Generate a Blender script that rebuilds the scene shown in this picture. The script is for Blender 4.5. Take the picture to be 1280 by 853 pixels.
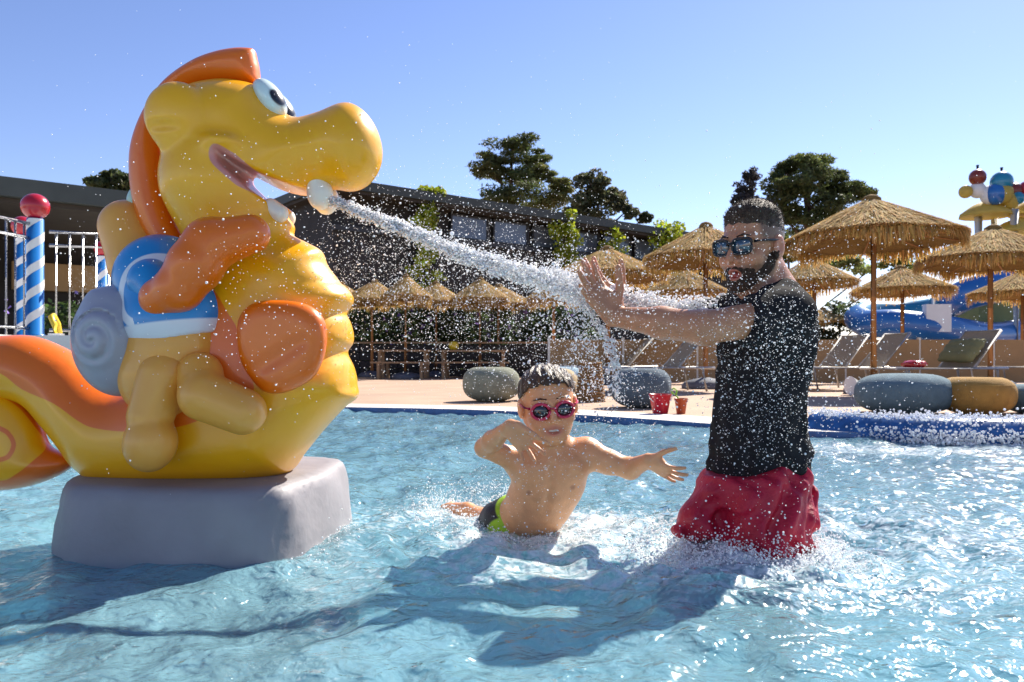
import bpy, bmesh, math, random
import numpy as np
from mathutils import Vector, Matrix, Euler
random.seed(7); RNG = np.random.default_rng(11)
for o in list(bpy.data.objects): bpy.data.objects.remove(o)
SC = bpy.context.scene; COL = SC.collection
rad = math.radians
# ------------------------------------------------------------------ camera
FPX, HY, HC = 1000.0, 452.0, 0.5          # focal length in px of the 1280 px photo, horizon row, camera height over water
cam = bpy.data.cameras.new('camera'); camo = bpy.data.objects.new('camera', cam); COL.objects.link(camo)
camo.location = (0, 0, HC); camo.rotation_euler = (rad(90), 0, 0)
cam.sensor_width = 36; cam.lens = 36*FPX/1280; cam.shift_y = (HY-426.5)/1280
cam.clip_start = 0.05; cam.clip_end = 3000
cam.dof.use_dof = True; cam.dof.focus_distance = 2.25; cam.dof.aperture_fstop = 9.0
SC.camera = camo
# ------------------------------------------------------------------ sky and sun
SUN_AZ, SUN_EL = 38.0, 41.0               # degrees right of the view direction, degrees above the horizon
w = bpy.data.worlds.new('World'); SC.world = w; w.use_nodes = True
nt = w.node_tree; nt.nodes.clear()
sky = nt.nodes.new('ShaderNodeTexSky'); sky.sky_type = 'NISHITA'; sky.sun_disc = False
sky.sun_elevation = rad(SUN_EL); sky.sun_rotation = rad(SUN_AZ)
sky.air_density = 1.0; sky.dust_density = 0.12; sky.ozone_density = 3.5
bg = nt.nodes.new('ShaderNodeBackground'); bg.inputs[1].default_value = 0.058
wo = nt.nodes.new('ShaderNodeOutputWorld')
gm = nt.nodes.new('ShaderNodeGamma'); gm.inputs[1].default_value = 1.15
nt.links.new(sky.outputs[0], gm.inputs[0]); tn = nt.nodes.new('ShaderNodeVectorMath'); tn.operation = 'MULTIPLY'; tn.inputs[1].default_value = (1.10, .93, 1.0)
nt.links.new(gm.outputs[0], tn.inputs[0]); nt.links.new(tn.outputs[0], bg.inputs[0]); nt.links.new(bg.outputs[0], wo.inputs[0])
sl = bpy.data.lights.new('sun', 'SUN'); sl.energy = 4.4; sl.angle = rad(0.53); sl.color = (1.0, 0.93, 0.82)
so = bpy.data.objects.new('sun', sl); COL.objects.link(so)
sdir = Vector((math.sin(rad(SUN_AZ))*math.cos(rad(SUN_EL)), math.cos(rad(SUN_AZ))*math.cos(rad(SUN_EL)), math.sin(rad(SUN_EL))))
so.rotation_euler = sdir.to_track_quat('Z', 'Y').to_euler(); so.location = sdir*40
SC.view_settings.view_transform = 'Standard'; SC.view_settings.look = 'None'
SC.view_settings.exposure = 1.25; SC.view_settings.gamma = 1.0; SC.view_settings.use_curve_mapping = False
SC.render.engine = 'CYCLES'
SC.cycles.max_bounces = 8; SC.cycles.transparent_max_bounces = 24
SC.cycles.sample_clamp_indirect = 6.0
SC.render.resolution_x, SC.render.resolution_y = 1024, 682

# ------------------------------------------------------------------ helpers
ZD = 0.04                                  # deck level over the water
def W(px, py, Y):                          # a pixel's direction taken to depth Y
    return Vector(((px-640)/FPX*Y, Y, HC+(HY-py)/FPX*Y))
def GY(py, z=ZD): return (HC-z)*FPX/(py-HY)  # depth of a ground contact row
def GP(px, py, z=ZD): Y = GY(py, z); return Vector(((px-640)/FPX*Y, Y, z))

def tag(o, label=None, cat=None, group=None, kind=None):
    if label: o['label'] = label
    if cat: o['category'] = cat
    if group: o['group'] = group
    if kind: o['kind'] = kind
    return o
def empty(name, loc=(0,0,0), rz=0.0, label=None, cat=None, group=None):
    o = bpy.data.objects.new(name, None); COL.objects.link(o); o.empty_display_size = 0.1
    o.location = loc; o.rotation_euler = (0, 0, rz)
    return tag(o, label, cat, group)
def np_mesh(name, V, F, smooth=True):
    """mesh from numpy verts (n,3) and faces (m,k) of equal size or a list of such"""
    me = bpy.data.meshes.new(name)
    Fs = F if isinstance(F, list) else [F]
    V = np.asarray(V, np.float32)
    tot = np.concatenate([np.full(len(f), f.shape[1], np.int32) for f in Fs])
    idx = np.concatenate([np.asarray(f, np.int32).ravel() for f in Fs])
    start = np.concatenate([[0], np.cumsum(tot)[:-1]]).astype(np.int32)
    me.vertices.add(len(V)); me.vertices.foreach_set('co', V.ravel())
    me.loops.add(len(idx)); me.loops.foreach_set('vertex_index', idx)
    me.polygons.add(len(tot)); me.polygons.foreach_set('loop_start', start)
    me.polygons.foreach_set('loop_total', tot)
    if smooth: me.polygons.foreach_set('use_smooth', np.ones(len(tot), bool))
    me.update(calc_edges=True); me.validate()
    return me
def set_col(me, C, name='Col'):
    a = me.attributes.new(name, 'FLOAT_COLOR', 'POINT')
    C = np.asarray(C, np.float32)
    if C.shape[1] == 3: C = np.concatenate([C, np.ones((len(C),1), np.float32)], 1)
    a.data.foreach_set('color', C.ravel())
def obj(name, me, m=None, parent=None, loc=None):
    o = bpy.data.objects.new(name, me); COL.objects.link(o)
    if m is not None:
        me.materials.clear(); me.materials.append(m)
    if parent is not None: o.parent = parent
    if loc is not None: o.location = loc
    return o
def frame_of(d):
    d = Vector(d).normalized(); a = Vector((0,0,1)) if abs(d.z) < .95 else Vector((1,0,0))
    x = d.cross(a).normalized(); return x, x.cross(d).normalized()

class MB:
    """collects simple shapes into one mesh"""
    def __init__(s): s.v=[]; s.f=[]; s.sm=[]
    def _add(s, vs, fs, smooth=False):
        b=len(s.v); s.v += [tuple(v) for v in vs]; s.f += [tuple(b+i for i in f) for f in fs]; s.sm += [smooth]*len(fs)
    def box(s, c, d, rz=0.0, R=None, bev=0.0):
        hx,hy,hz=[k/2 for k in d]
        if R is None: R=Matrix.Rotation(rz,3,'Z')
        if bev<=0:
            vs=[R@Vector((x*hx,y*hy,z*hz))+Vector(c) for z in (-1,1) for y in (-1,1) for x in (-1,1)]
            s._add(vs,[(0,2,3,1),(4,5,7,6),(0,1,5,4),(2,6,7,3),(0,4,6,2),(1,3,7,5)])
        else:
            bm=bmesh.new(); bmesh.ops.create_cube(bm,size=1)
            for v in bm.verts: v.co=Vector((v.co.x*d[0],v.co.y*d[1],v.co.z*d[2]))
            bmesh.ops.bevel(bm,geom=bm.edges[:],offset=bev,segments=2,affect='EDGES',profile=.6)
            bm.verts.index_update(); vs=[R@v.co+Vector(c) for v in bm.verts]
            s._add(vs,[[v.index for v in f.verts] for f in bm.faces],False); bm.free()
        return s
    def tube(s, pts, r, n=10, cap=True, smooth=True, flat=1.0):
        pts=[Vector(p) for p in pts]; rs=r if isinstance(r,(list,tuple)) else [r]*len(pts)
        vs=[]; px=None
        for i,p in enumerate(pts):
            d=(pts[min(i+1,len(pts)-1)]-pts[max(i-1,0)])
            if d.length<1e-9: d=Vector((0,0,1))
            d.normalize()
            if px is None: px,py=frame_of(d)
            else:
                px=(px-d*px.dot(d)); px.normalize(); py=px.cross(d)*-1; py=d.cross(px)
            for k in range(n):
                a=2*math.pi*k/n; vs.append(p+px*math.cos(a)*rs[i]+py*math.sin(a)*rs[i]*flat)
        fs=[]
        for i in range(len(pts)-1):
            for k in range(n):
                k2=(k+1)%n; fs.append((i*n+k,i*n+k2,(i+1)*n+k2,(i+1)*n+k))
        s._add(vs,fs,smooth)
        if cap:
            b=len(s.v)-len(vs)
            s.f.append(tuple(b+k for k in reversed(range(n)))); s.sm.append(False)
            s.f.append(tuple(b+(len(pts)-1)*n+k for k in range(n))); s.sm.append(False)
        return s
    def lathe(s, prof, c=(0,0,0), n=24, smooth=True, wob=None):
        vs=[]; c=Vector(c)
        for j,(r,z) in enumerate(prof):
            for k in range(n):
                a=2*math.pi*k/n; rr=r*(wob(a,j) if wob else 1); vs.append(c+Vector((rr*math.cos(a),rr*math.sin(a),z)))
        fs=[]
        for j in range(len(prof)-1):
            for k in range(n):
                k2=(k+1)%n; fs.append((j*n+k,j*n+k2,(j+1)*n+k2,(j+1)*n+k))
        s._add(vs,fs,smooth)
        b=len(s.v)-len(vs)
        if prof[0][0]>1e-6: s.f.append(tuple(b+k for k in reversed(range(n)))); s.sm.append(False)
        if prof[-1][0]>1e-6: s.f.append(tuple(b+(len(prof)-1)*n+k for k in range(n))); s.sm.append(False)
        return s
    def prism(s, poly, z0, z1):
        n=len(poly); vs=[(x,y,z0) for x,y in poly]+[(x,y,z1) for x,y in poly]
        s._add(vs,[tuple(reversed(range(n))),tuple(range(n,2*n))]+[(i,(i+1)%n,n+(i+1)%n,n+i) for i in range(n)])
        return s
    def mesh(s,name='mesh'):
        me=bpy.data.meshes.new(name); me.from_pydata(s.v,[],s.f); me.polygons.foreach_set('use_smooth',s.sm); me.update(); return me
    def build(s,name,m,parent=None,loc=None): return obj(name,s.mesh(name),m,parent,loc)

def copy_tree(o, parent=None):
    c=o.copy(); COL.objects.link(c); c.parent=parent
    for ch in o.children: copy_tree(ch,c)
    return c

# ------------------------------------------------------------------ materials
def nodes(name):
    m=bpy.data.materials.new(name); m.use_nodes=True; t=m.node_tree; t.nodes.clear()
    return m,t
def N(t,typ,**kw):
    n=t.nodes.new(typ)
    for k,v in kw.items(): setattr(n,k,v)
    return n
def L(t,a,b): t.links.new(a,b)
def lin(c):                                # sRGB 0-255 to linear
    return tuple(((x/255)/12.92 if x<=10 else ((x/255+.055)/1.055)**2.4) for x in c)
def mat(name,col,rough=.5,var=.12,scale=6.,bump=0.,bscale=40.,metal=0.,spec=.5,coat=0.,attr=None,sss=0.,transl=0.,rvar=0.,stretch=None,detail=4.,dirt=None):
    m,t=nodes(name); out=N(t,'ShaderNodeOutputMaterial'); p=N(t,'ShaderNodeBsdfPrincipled')
    tc=N(t,'ShaderNodeTexCoord'); mp=N(t,'ShaderNodeMapping'); L(t,tc.outputs['Object'],mp.inputs[0])
    if stretch: mp.inputs['Scale'].default_value=stretch
    nz=N(t,'ShaderNodeTexNoise'); nz.inputs['Scale'].default_value=scale; nz.inputs['Detail'].default_value=detail; L(t,mp.outputs[0],nz.inputs['Vector'])
    if attr:
        a=N(t,'ShaderNodeAttribute'); a.attribute_name=attr; base=a.outputs['Color']
    else:
        rgb=N(t,'ShaderNodeRGB'); rgb.outputs[0].default_value=(*col,1); base=rgb.outputs[0]
    mr=N(t,'ShaderNodeMapRange'); mr.inputs['From Min'].default_value=.25; mr.inputs['From Max'].default_value=.75
    mr.inputs['To Min'].default_value=1-var; mr.inputs['To Max'].default_value=1+var; L(t,nz.outputs[0],mr.inputs[0])
    mx=N(t,'ShaderNodeVectorMath',operation='SCALE'); L(t,base,mx.inputs[0]); L(t,mr.outputs[0],mx.inputs['Scale'])
    colout=mx.outputs[0]
    if dirt:                                # blotches of another colour
        n3=N(t,'ShaderNodeTexNoise'); n3.inputs['Scale'].default_value=dirt[1]; n3.inputs['Detail'].default_value=6; L(t,tc.outputs['Object'],n3.inputs['Vector'])
        m3=N(t,'ShaderNodeMapRange'); m3.inputs['From Min'].default_value=.5; m3.inputs['From Max'].default_value=.72; m3.inputs['To Max'].default_value=dirt[2]; L(t,n3.outputs[0],m3.inputs[0])
        mm=N(t,'ShaderNodeMix',data_type='RGBA'); L(t,m3.outputs[0],mm.inputs[0]); L(t,colout,mm.inputs[6]); mm.inputs[7].default_value=(*dirt[0],1); colout=mm.outputs[2]
    L(t,colout,p.inputs['Base Color'])
    p.inputs['Roughness'].default_value=rough; p.inputs['Metallic'].default_value=metal
    p.inputs['Specular IOR Level'].default_value=spec; p.inputs['Coat Weight'].default_value=coat; p.inputs['Coat Roughness'].default_value=.12
    if rvar:
        mr2=N(t,'ShaderNodeMapRange'); mr2.inputs['To Min'].default_value=max(0,rough-rvar); mr2.inputs['To Max'].default_value=rough+rvar; L(t,nz.outputs[0],mr2.inputs[0]); L(t,mr2.outputs[0],p.inputs['Roughness'])
    if sss:
        p.inputs['Subsurface Weight'].default_value=sss; p.inputs['Subsurface Radius'].default_value=(.9,.35,.18); p.inputs['Subsurface Scale'].default_value=.012
    if bump:
        n2=N(t,'ShaderNodeTexNoise'); n2.inputs['Scale'].default_value=bscale; n2.inputs['Detail'].default_value=5; L(t,mp.outputs[0],n2.inputs['Vector'])
        b=N(t,'ShaderNodeBump'); b.inputs['Strength'].default_value=bump; b.inputs['Distance'].default_value=.02; L(t,n2.outputs[0],b.inputs['Height']); L(t,b.outputs[0],p.inputs['Normal'])
    if transl:
        tr=N(t,'ShaderNodeBsdfTranslucent'); L(t,colout,tr.inputs[0]); ms=N(t,'ShaderNodeMixShader'); ms.inputs[0].default_value=transl
        L(t,p.outputs[0],ms.inputs[1]); L(t,tr.outputs[0],ms.inputs[2]); L(t,ms.outputs[0],out.inputs[0])
    else: L(t,p.outputs[0],out.inputs[0])
    return m
M={}
M['deck']=mat('deck_paving',(.42,.28,.19),.85,.16,1.3,.25,60,dirt=((.30,.21,.15),.9,.5))
M['coping']=mat('coping_stone',(.66,.63,.58),.7,.10,3,.15,60)
M['white']=mat('white_paint',(.74,.74,.72),.45,.05,3)
M['pool_floor']=mat('pool_floor_paint',(.50,.72,.76),.7,.10,1.2)
M['tile']=mat('pool_tile_blue',(.02,.09,.26),.25,.35,14)
M['dark_wall']=mat('dark_stained_wall',(.022,.018,.016),.75,.35,2.2,.3,20,stretch=(1,1,.1))
M['roof']=mat('roof_sheet_grey_green',(.045,.055,.05),.6,.15,2,.1,20)
M['soffit']=mat('soffit_brown',(.035,.027,.02),.8,.2,3)
M['glass']=mat('window_glass',(.10,.12,.16),.08,.2,.6,spec=.8)
M['frame']=mat('window_frame_dark',(.02,.02,.022),.5,.1,5)
M['steel']=mat('stainless_steel',(.55,.56,.58),.28,.1,20,metal=1.,rvar=.08)
M['post_blue']=mat('post_blue_paint',(.01,.17,.50),.35,.08,5,coat=.2)
M['red']=mat('red_gloss',(.42,.008,.02),.25,.08,5,coat=.4)
M['yellow_plastic']=mat('yellow_plastic',(.70,.48,.02),.4,.08,4)
M['thatch']=mat('thatch_straw',(.4,.25,.09),.9,.2,30,attr='Col',transl=.45)
M['thatch_core']=mat('thatch_under_layer',(.28,.17,.055),.95,.35,60,.4,90,transl=.25)
M['pole_wood']=mat('pole_wood',(.42,.20,.07),.7,.25,9,.2,30,stretch=(4,4,.4))
M['base_grey']=mat('concrete_foot',(.11,.12,.15),.8,.2,8,.2,40)
M['alu']=mat('lounger_frame',(.62,.60,.56),.4,.06,8,metal=.35)
M['mesh_cloth']=mat('lounger_mesh_cloth',(.46,.38,.26),.8,.1,40,.2,400,transl=.35)
M['olive']=mat('olive_cushion',(.20,.20,.09),.9,.12,12,.2,120)
M['pf_sage']=mat('pouf_sage_fabric',(.22,.23,.17),.95,.18,14,.35,160)
M['pf_beige']=mat('pouf_beige_fabric',(.42,.33,.20),.95,.15,14,.35,160)
M['pf_blue']=mat('pouf_pale_blue_fabric',(.28,.40,.48),.95,.15,14,.35,160)
M['pf_teal']=mat('pouf_teal_fabric',(.10,.165,.20),.95,.18,14,.35,160)
M['pf_teal2']=mat('pouf_slate_fabric',(.085,.12,.15),.95,.18,14,.35,160)
M['pf_mustard']=mat('pouf_mustard_fabric',(.36,.20,.045),.95,.15,14,.35,160)
M['wicker']=mat('wicker',(.24,.13,.045),.8,.4,60,.6,90)
M['tan_wall']=mat('tan_screen',(.36,.23,.11),.85,.12,2,.1,30)
M['wood']=mat('table_wood',(.30,.19,.10),.75,.2,6,.2,30,stretch=(.5,6,6))
M['bark']=mat('bark',(.11,.075,.05),.95,.3,12,.6,30)
M['leaf']=mat('leaves',(.07,.1,.03),.65,.15,3,attr='Col',transl=.45)
M['leaf_bright']=mat('vine_leaves',(.16,.22,.03),.6,.15,3,attr='Col',transl=.45)
M['slide_blue']=mat('slide_blue_plastic',(.02,.14,.42),.3,.15,1.2,coat=.3)
M['slide_teal']=mat('slide_teal_plastic',(.02,.22,.36),.3,.15,1.2,coat=.3)
M['canary']=mat('yellow_canopy',(.60,.46,.10),.6,.1,3,transl=.3)
M['drop']=None
# ------------------------------------------------------------------ the setting
def catmull(P, n=8, closed=False):
    P=[np.array(p,float) for p in P]; out=[]; m=len(P)
    for i in range(m if closed else m-1):
        g=lambda k: P[k%m] if closed else P[min(max(k,0),m-1)]
        p0,p1,p2,p3=g(i-1),g(i),g(i+1),g(i+2)
        for k in range(n):
            t=k/n; out.append(.5*((2*p1)+(-p0+p2)*t+(2*p0-5*p1+4*p2-p3)*t*t+(-p0+3*p1-3*p2+p3)*t**3))
    if not closed: out.append(P[-1])
    return np.array(out)
edge_px=[(430,515),(600,519),(760,528),(890,538),(1035,549),(1280,553)]
EDGE=[(-14,8.9),(-8,8.8),(-4,8.5)]+[((x-640)/FPX*(HC*FPX/(y-HY)),HC*FPX/(y-HY)) for x,y in edge_px]+[(5,4.75),(9,4.6),(14,4.5)]
EDGE=catmull(EDGE,8)
def edge_y(x): return np.interp(x,EDGE[:,0],EDGE[:,1])
def ribbon(name,m,off0,off1,z0,z1,kind='structure'):
    """strip along the pool edge between two outward offsets"""
    T=np.gradient(EDGE,axis=0); T/=np.linalg.norm(T,axis=1)[:,None]; Nn=np.stack([-T[:,1],T[:,0]],1)
    a=EDGE+Nn*off0; b=EDGE+Nn*off1; n=len(EDGE)
    V=np.concatenate([np.c_[a,np.full(n,z0)],np.c_[b,np.full(n,z1)]]); i=np.arange(n-1)
    F=np.stack([i,i+1,i+1+n,i+n],1)
    o=obj(name,np_mesh(name,V,F,False),m); tag(o,kind=kind); return o
# ground: one sheet to the horizon starting at the pool's far edge, and ground round the basin
n=len(EDGE)
T=np.gradient(EDGE,axis=0); T/=np.linalg.norm(T,axis=1)[:,None]; Nn=np.stack([-T[:,1],T[:,0]],1)
e1=EDGE+Nn*.55
rows=[np.c_[e1,np.full(n,ZD)]]
for Yk,sp in ((14,1.2),(24,1.6),(60,3),(400,20),(1500,80)):
    rows.append(np.c_[EDGE[:,0]*sp, np.full(n,float(Yk)), np.full(n,ZD)])
V=np.concatenate(rows); F=[]
for r in range(len(rows)-1):
    i=np.arange(n-1)+r*n; F.append(np.stack([i,i+1,i+1+n,i+n],1))
tag(obj('ground',np_mesh('ground',V,np.concatenate(F),False),M['deck']),kind='structure')
ribbon('coping',M['coping'],0.0,.56,ZD+.008,ZD+.008)
ribbon('coping_face',M['tile'],0.0,0.0,-.75,ZD+.008)
mb=MB(); mb._add([(-14,-8,-.75),(14,-8,-.75),(14,9.2,-.75),(-14,9.2,-.75)],[(0,1,2,3)])
tag(mb.build('pool_floor',M['pool_floor']),kind='structure')
o=ribbon('pool_step',M['tile'],-.75,-.01,-.30,-.30)
# water with real waves
def waves(x,y):
    z=np.zeros_like(x); r=np.random.default_rng(5)
    for k in range(46):
        lam=.08*(1.9/.08)**(r.random()**1.1); a=.0019*(lam/.5)**.5; th=r.uniform(0,2*math.pi); ph=r.uniform(0,6.28)
        kx,ky=math.cos(th)*6.283/lam,math.sin(th)*6.283/lam
        q=np.sin(kx*x+ky*y+ph+.8*np.sin(x*1.7+k)+.8*np.sin(y*1.3-k))
        z+=a*(q+.35*q*np.abs(q))
    for (cx,cy,am,lm) in ((.62,2.15,.010,.13),(.02,2.3,.006,.11),(-.85,2.2,.003,.15)):
        d=np.hypot(x-cx,y-cy); z+=am*np.exp(-((d-.28)/.42)**2)*np.sin(6.283*d/lm+2*np.sin(np.arctan2(y-cy,x-cx)*3))
    return z
ys=np.concatenate([np.linspace(-3,.6,30)[:-1],.6*(9.4/.6)**np.linspace(0,1,560)])
us=np.linspace(-1,1,761); us=np.sign(us)*(np.abs(us)**1.5)*9.5
GX,GYY=np.meshgrid(us,ys)
lim=edge_y(GX)+.03; GYY=np.minimum(GYY,lim)
GZ=waves(GX,GYY)
fo=np.zeros_like(GX)
for (cx,cy,sx,sy,am) in ((.60,2.10,.22,.16,1.1),(.02,2.22,.20,.14,1.),(-.12,2.6,.3,.25,.8),(.28,2.45,.25,.25,.6),(.95,2.6,.6,.6,.35),(.2,1.95,.35,.2,.45),(-.45,2.35,.15,.4,.3),(.7,1.75,.5,.25,.35),(-.1,1.9,.4,.2,.3),(1.3,2.2,.6,.5,.35),(2.4,4.6,1.2,.35,.8),(.3,3.6,.8,.9,.25)):
    fo+=am*np.exp(-((GX-cx)/sx)**2-((GYY-cy)/sy)**2)
V=np.stack([GX,GYY,GZ],-1).reshape(-1,3); a,b=GX.shape
idx=np.arange(a*b).reshape(a,b); F=np.stack([idx[:-1,:-1],idx[:-1,1:],idx[1:,1:],idx[1:,:-1]],-1).reshape(-1,4)
me=np_mesh('pool_water',V,F); set_col(me,np.repeat(np.clip(fo,0,1).reshape(-1,1),3,1),'Foam')
m,t=nodes('pool_water'); out=N(t,'ShaderNodeOutputMaterial'); geo=N(t,'ShaderNodeNewGeometry')
def noise(scale,detail=3,vec=None,dist=0.):
    n_=N(t,'ShaderNodeTexNoise'); n_.inputs['Scale'].default_value=scale; n_.inputs['Detail'].default_value=detail; n_.inputs['Distortion'].default_value=dist
    L(t,vec or geo.outputs['Position'],n_.inputs['Vector']); return n_
n1,n2,n3=noise(15,2,dist=.5),noise(42,3,dist=.5),noise(110,3)
def bumpn(nz,s,d,prev=None):
    b_=N(t,'ShaderNodeBump'); b_.inputs['Strength'].default_value=s; b_.inputs['Distance'].default_value=d; L(t,nz.outputs[0],b_.inputs['Height'])
    if prev: L(t,prev.outputs[0],b_.inputs['Normal'])
    return b_
bb=bumpn(n3,.3,.003,bumpn(n2,.6,.009,bumpn(n1,1.,.021)))
tr=N(t,'ShaderNodeBsdfTransparent'); tr.inputs[0].default_value=(.54,.80,.87,1)
rf=N(t,'ShaderNodeBsdfRefraction'); rf.inputs['Color'].default_value=(.54,.80,.87,1); rf.inputs['IOR'].default_value=1.33; rf.inputs['Roughness'].default_value=.02; L(t,bb.outputs[0],rf.inputs['Normal'])
m1=N(t,'ShaderNodeMixShader'); m1.inputs[0].default_value=.6; L(t,tr.outputs[0],m1.inputs[1]); L(t,rf.outputs[0],m1.inputs[2])
df=N(t,'ShaderNodeBsdfDiffuse'); df.inputs[0].default_value=(.23,.44,.52,1); L(t,bb.outputs[0],df.inputs['Normal'])
m2=N(t,'ShaderNodeMixShader'); L(t,m1.outputs[0],m2.inputs[1]); L(t,df.outputs[0],m2.inputs[2])
n4=noise(1.6,4,dist=1.2); r4=N(t,'ShaderNodeMapRange'); r4.inputs['From Min'].default_value=.35; r4.inputs['From Max'].default_value=.7; r4.inputs['To Min'].default_value=.42; r4.inputs['To Max'].default_value=.68
L(t,n4.outputs[0],r4.inputs[0]); L(t,r4.outputs[0],m2.inputs[0])
fa=N(t,'ShaderNodeAttribute'); fa.attribute_name='Foam'
n5=noise(38,6,dist=1.0); fm=N(t,'ShaderNodeMath',operation='MULTIPLY_ADD'); L(t,fa.outputs['Fac'],fm.inputs[0]); fm.inputs[1].default_value=.42; L(t,n5.outputs[0],fm.inputs[2])
fr=N(t,'ShaderNodeMapRange'); fr.inputs['From Min'].default_value=.66; fr.inputs['From Max'].default_value=.98; fr.inputs['To Max'].default_value=.8; L(t,fm.outputs[0],fr.inputs[0])
wf=N(t,'ShaderNodeBsdfDiffuse'); wf.inputs[0].default_value=(.78,.84,.86,1); L(t,bb.outputs[0],wf.inputs['Normal'])
m3=N(t,'ShaderNodeMixShader'); L(t,fr.outputs[0],m3.inputs[0]); L(t,m2.outputs[0],m3.inputs[1]); L(t,wf.outputs[0],m3.inputs[2])
gl=N(t,'ShaderNodeBsdfGlossy'); gl.inputs['Roughness'].default_value=.06; L(t,bb.outputs[0],gl.inputs['Normal'])
fn=N(t,'ShaderNodeFresnel'); fn.inputs['IOR'].default_value=1.33; L(t,bb.outputs[0],fn.inputs['Normal'])
m4=N(t,'ShaderNodeMixShader'); L(t,fn.outputs[0],m4.inputs[0]); L(t,m3.outputs[0],m4.inputs[1]); L(t,gl.outputs[0],m4.inputs[2]); L(t,m4.outputs[0],out.inputs[0])
tag(obj('pool_water',me,m),kind='structure')

# ------------------------------------------------------------------ foliage helpers
def leaf_cards(C, size, col, aspect=1.6, up=0.0, rng=RNG, colvar=.35):
    """small folded leaf blades at points C (n,3); returns V,F,colors"""
    n=len(C); d=rng.normal(size=(n,3)); d[:,2]+=up; d/=np.linalg.norm(d,axis=1)[:,None]
    q=rng.normal(size=(n,3)); s=np.cross(d,q); s/=np.linalg.norm(s,axis=1)[:,None]+1e-9
    L_=size*rng.uniform(.6,1.4,n)[:,None]; Wd=L_/aspect/2
    nn=np.cross(d,s)
    V=np.stack([C-d*L_*.5,C+s*Wd+nn*Wd*.3,C+d*L_*.5,C-s*Wd+nn*Wd*.3],1).reshape(-1,3)
    F=np.arange(4*n).reshape(n,4)
    c=np.array(col)[None]*(1+rng.uniform(-colvar,colvar,n))[:,None]*np.array([1,1,1])[None]
    c*=1+rng.uniform(-.12,.12,(n,3))
    return V,F,np.repeat(c,4,0)
def join(parts):
    Vs,Fs,Cs=[],[],[]; b=0
    for V,F,C in parts: Vs.append(V); Fs.append(F+b); Cs.append(C); b+=len(V)
    return np.concatenate(Vs),np.concatenate(Fs),np.concatenate(Cs)
def blob_points(c, r, n, rng=RNG, shell=.55):
    d=rng.normal(size=(n,3)); d/=np.linalg.norm(d,axis=1)[:,None]
    rr=rng.uniform(shell**3,1,n)**(1/3); lump=1+.25*np.sin(d[:,0]*5+c[0])*np.sin(d[:,1]*4+c[2])*np.sin(d[:,2]*6)
    return np.array(c)[None]+d*np.array(r)[None]*(rr*lump)[:,None]
def tree(name,label,base,blobs,leafsize,nper,col,trunk_r,aspect=1.6,cat='tree',group=None,limb_from=.45,col2=None,up=.0,lm='leaf'):
    """blobs: (dx,dy,z,rx,ry,rz) relative to base"""
    root=empty(name,base,0,label,cat,group)
    zt=max(b[2] for b in blobs); mb=MB(); lean=random.uniform(-.2,.2)
    mb.tube([(lean*math.sin(k/7*3)*.6,0,zt*k/7) for k in range(8)],[trunk_r*(1-.11*k) for k in range(8)],8)
    for (dx,dy,z,rx,ry,rz) in blobs:
        z0=max(zt*.25,z-abs(dx)*.7-rz*.6); mb.tube([(0,0,z0),(dx*.5,dy*.5,(z0+z)/2-.1*rz),(dx,dy,z)],[trunk_r*.45,trunk_r*.3,trunk_r*.1],6)
    mb.build('trunk',M['bark'],root)
    parts=[]
    for i,(dx,dy,z,rx,ry,rz) in enumerate(blobs):
        cc=np.array(col)*(RNG.uniform(.8,1.2))
        if col2 is not None and i%2: cc=np.array(col2)*RNG.uniform(.85,1.15)
        for q in range(11):                   # sub clumps inside each blob: uneven outline and gaps
            d=RNG.normal(size=3); d/=np.linalg.norm(d); f=RNG.uniform(.2,.95)
            c=(dx+d[0]*rx*f,dy+d[1]*ry*f,z+d[2]*rz*f); s=RNG.uniform(.28,.55)
            parts.append(leaf_cards(blob_points(c,(rx*s,ry*s,rz*s*.8),nper//8,shell=.2),leafsize,cc*RNG.uniform(.8,1.2),aspect,up))
    V,F,C=join(parts); me=np_mesh('crown',V,F,False); set_col(me,C); obj('crown',me,M[lm],root)
    return root
# ------------------------------------------------------------------ trees behind the building
def tree_px(name,label,pxbase,Y,zg,blobs_px,leafsize,nper,col,tr,**kw):
    s=Y/FPX; base=Vector(((pxbase-640)*s,Y,zg)); B=[]
    for (x,y,rx,rz) in blobs_px:
        B.append(((x-pxbase)*s,random.uniform(-.4,.4)*rx*s,HC+(HY-y)*s-zg,rx*s,rx*s,rz*s))
    return tree(name,label,base,B,leafsize,nper,col,tr,**kw)
DG=(.10,.125,.04); DG2=(.15,.16,.05)
tree_px('pine_tree','tall dark pine with layered flat boughs rising behind the dark roof',640,55,ZD,
  [(640,178,32,16),(618,200,34,13),(665,198,30,12),(610,215,28,9),(640,222,40,15),(672,222,26,12),(655,245,50,16),(690,250,32,14),(625,250,30,11),(700,235,22,11)],.34,1500,DG,.34,aspect=4,col2=DG2)
tree_px('broadleaf_tree','airy olive green tree with thin gappy crown beside the tall pine',748,52,ZD,
  [(735,228,24,16),(752,240,24,18),(768,245,22,14),(728,255,26,16),(785,262,16,12),(745,268,34,14),(806,272,9,7),(720,268,24,12)],.24,1000,(.10,.105,.052),.26,aspect=1.5,col2=(.13,.13,.06))
tree_px('pine_tree','broad dense round pine behind the largest straw parasol',1010,48,ZD,
  [(985,212,30,20),(1015,205,32,18),(1045,225,32,22),(1070,240,26,17),(1000,240,42,26),(975,245,30,26),(1040,258,44,24),(985,272,36,20),(1015,275,40,18)],.30,1900,DG,.4,aspect=3.5,col2=(.10,.12,.035))
tree_px('dark_conifer','slim purplish grey conifer beside the broad round pine',937,46,ZD,
  [(938,222,13,12),(932,240,16,12),(943,255,22,14),(918,252,12,10),(932,272,24,12)],.25,600,(.075,.07,.07),.2,aspect=3)
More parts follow.
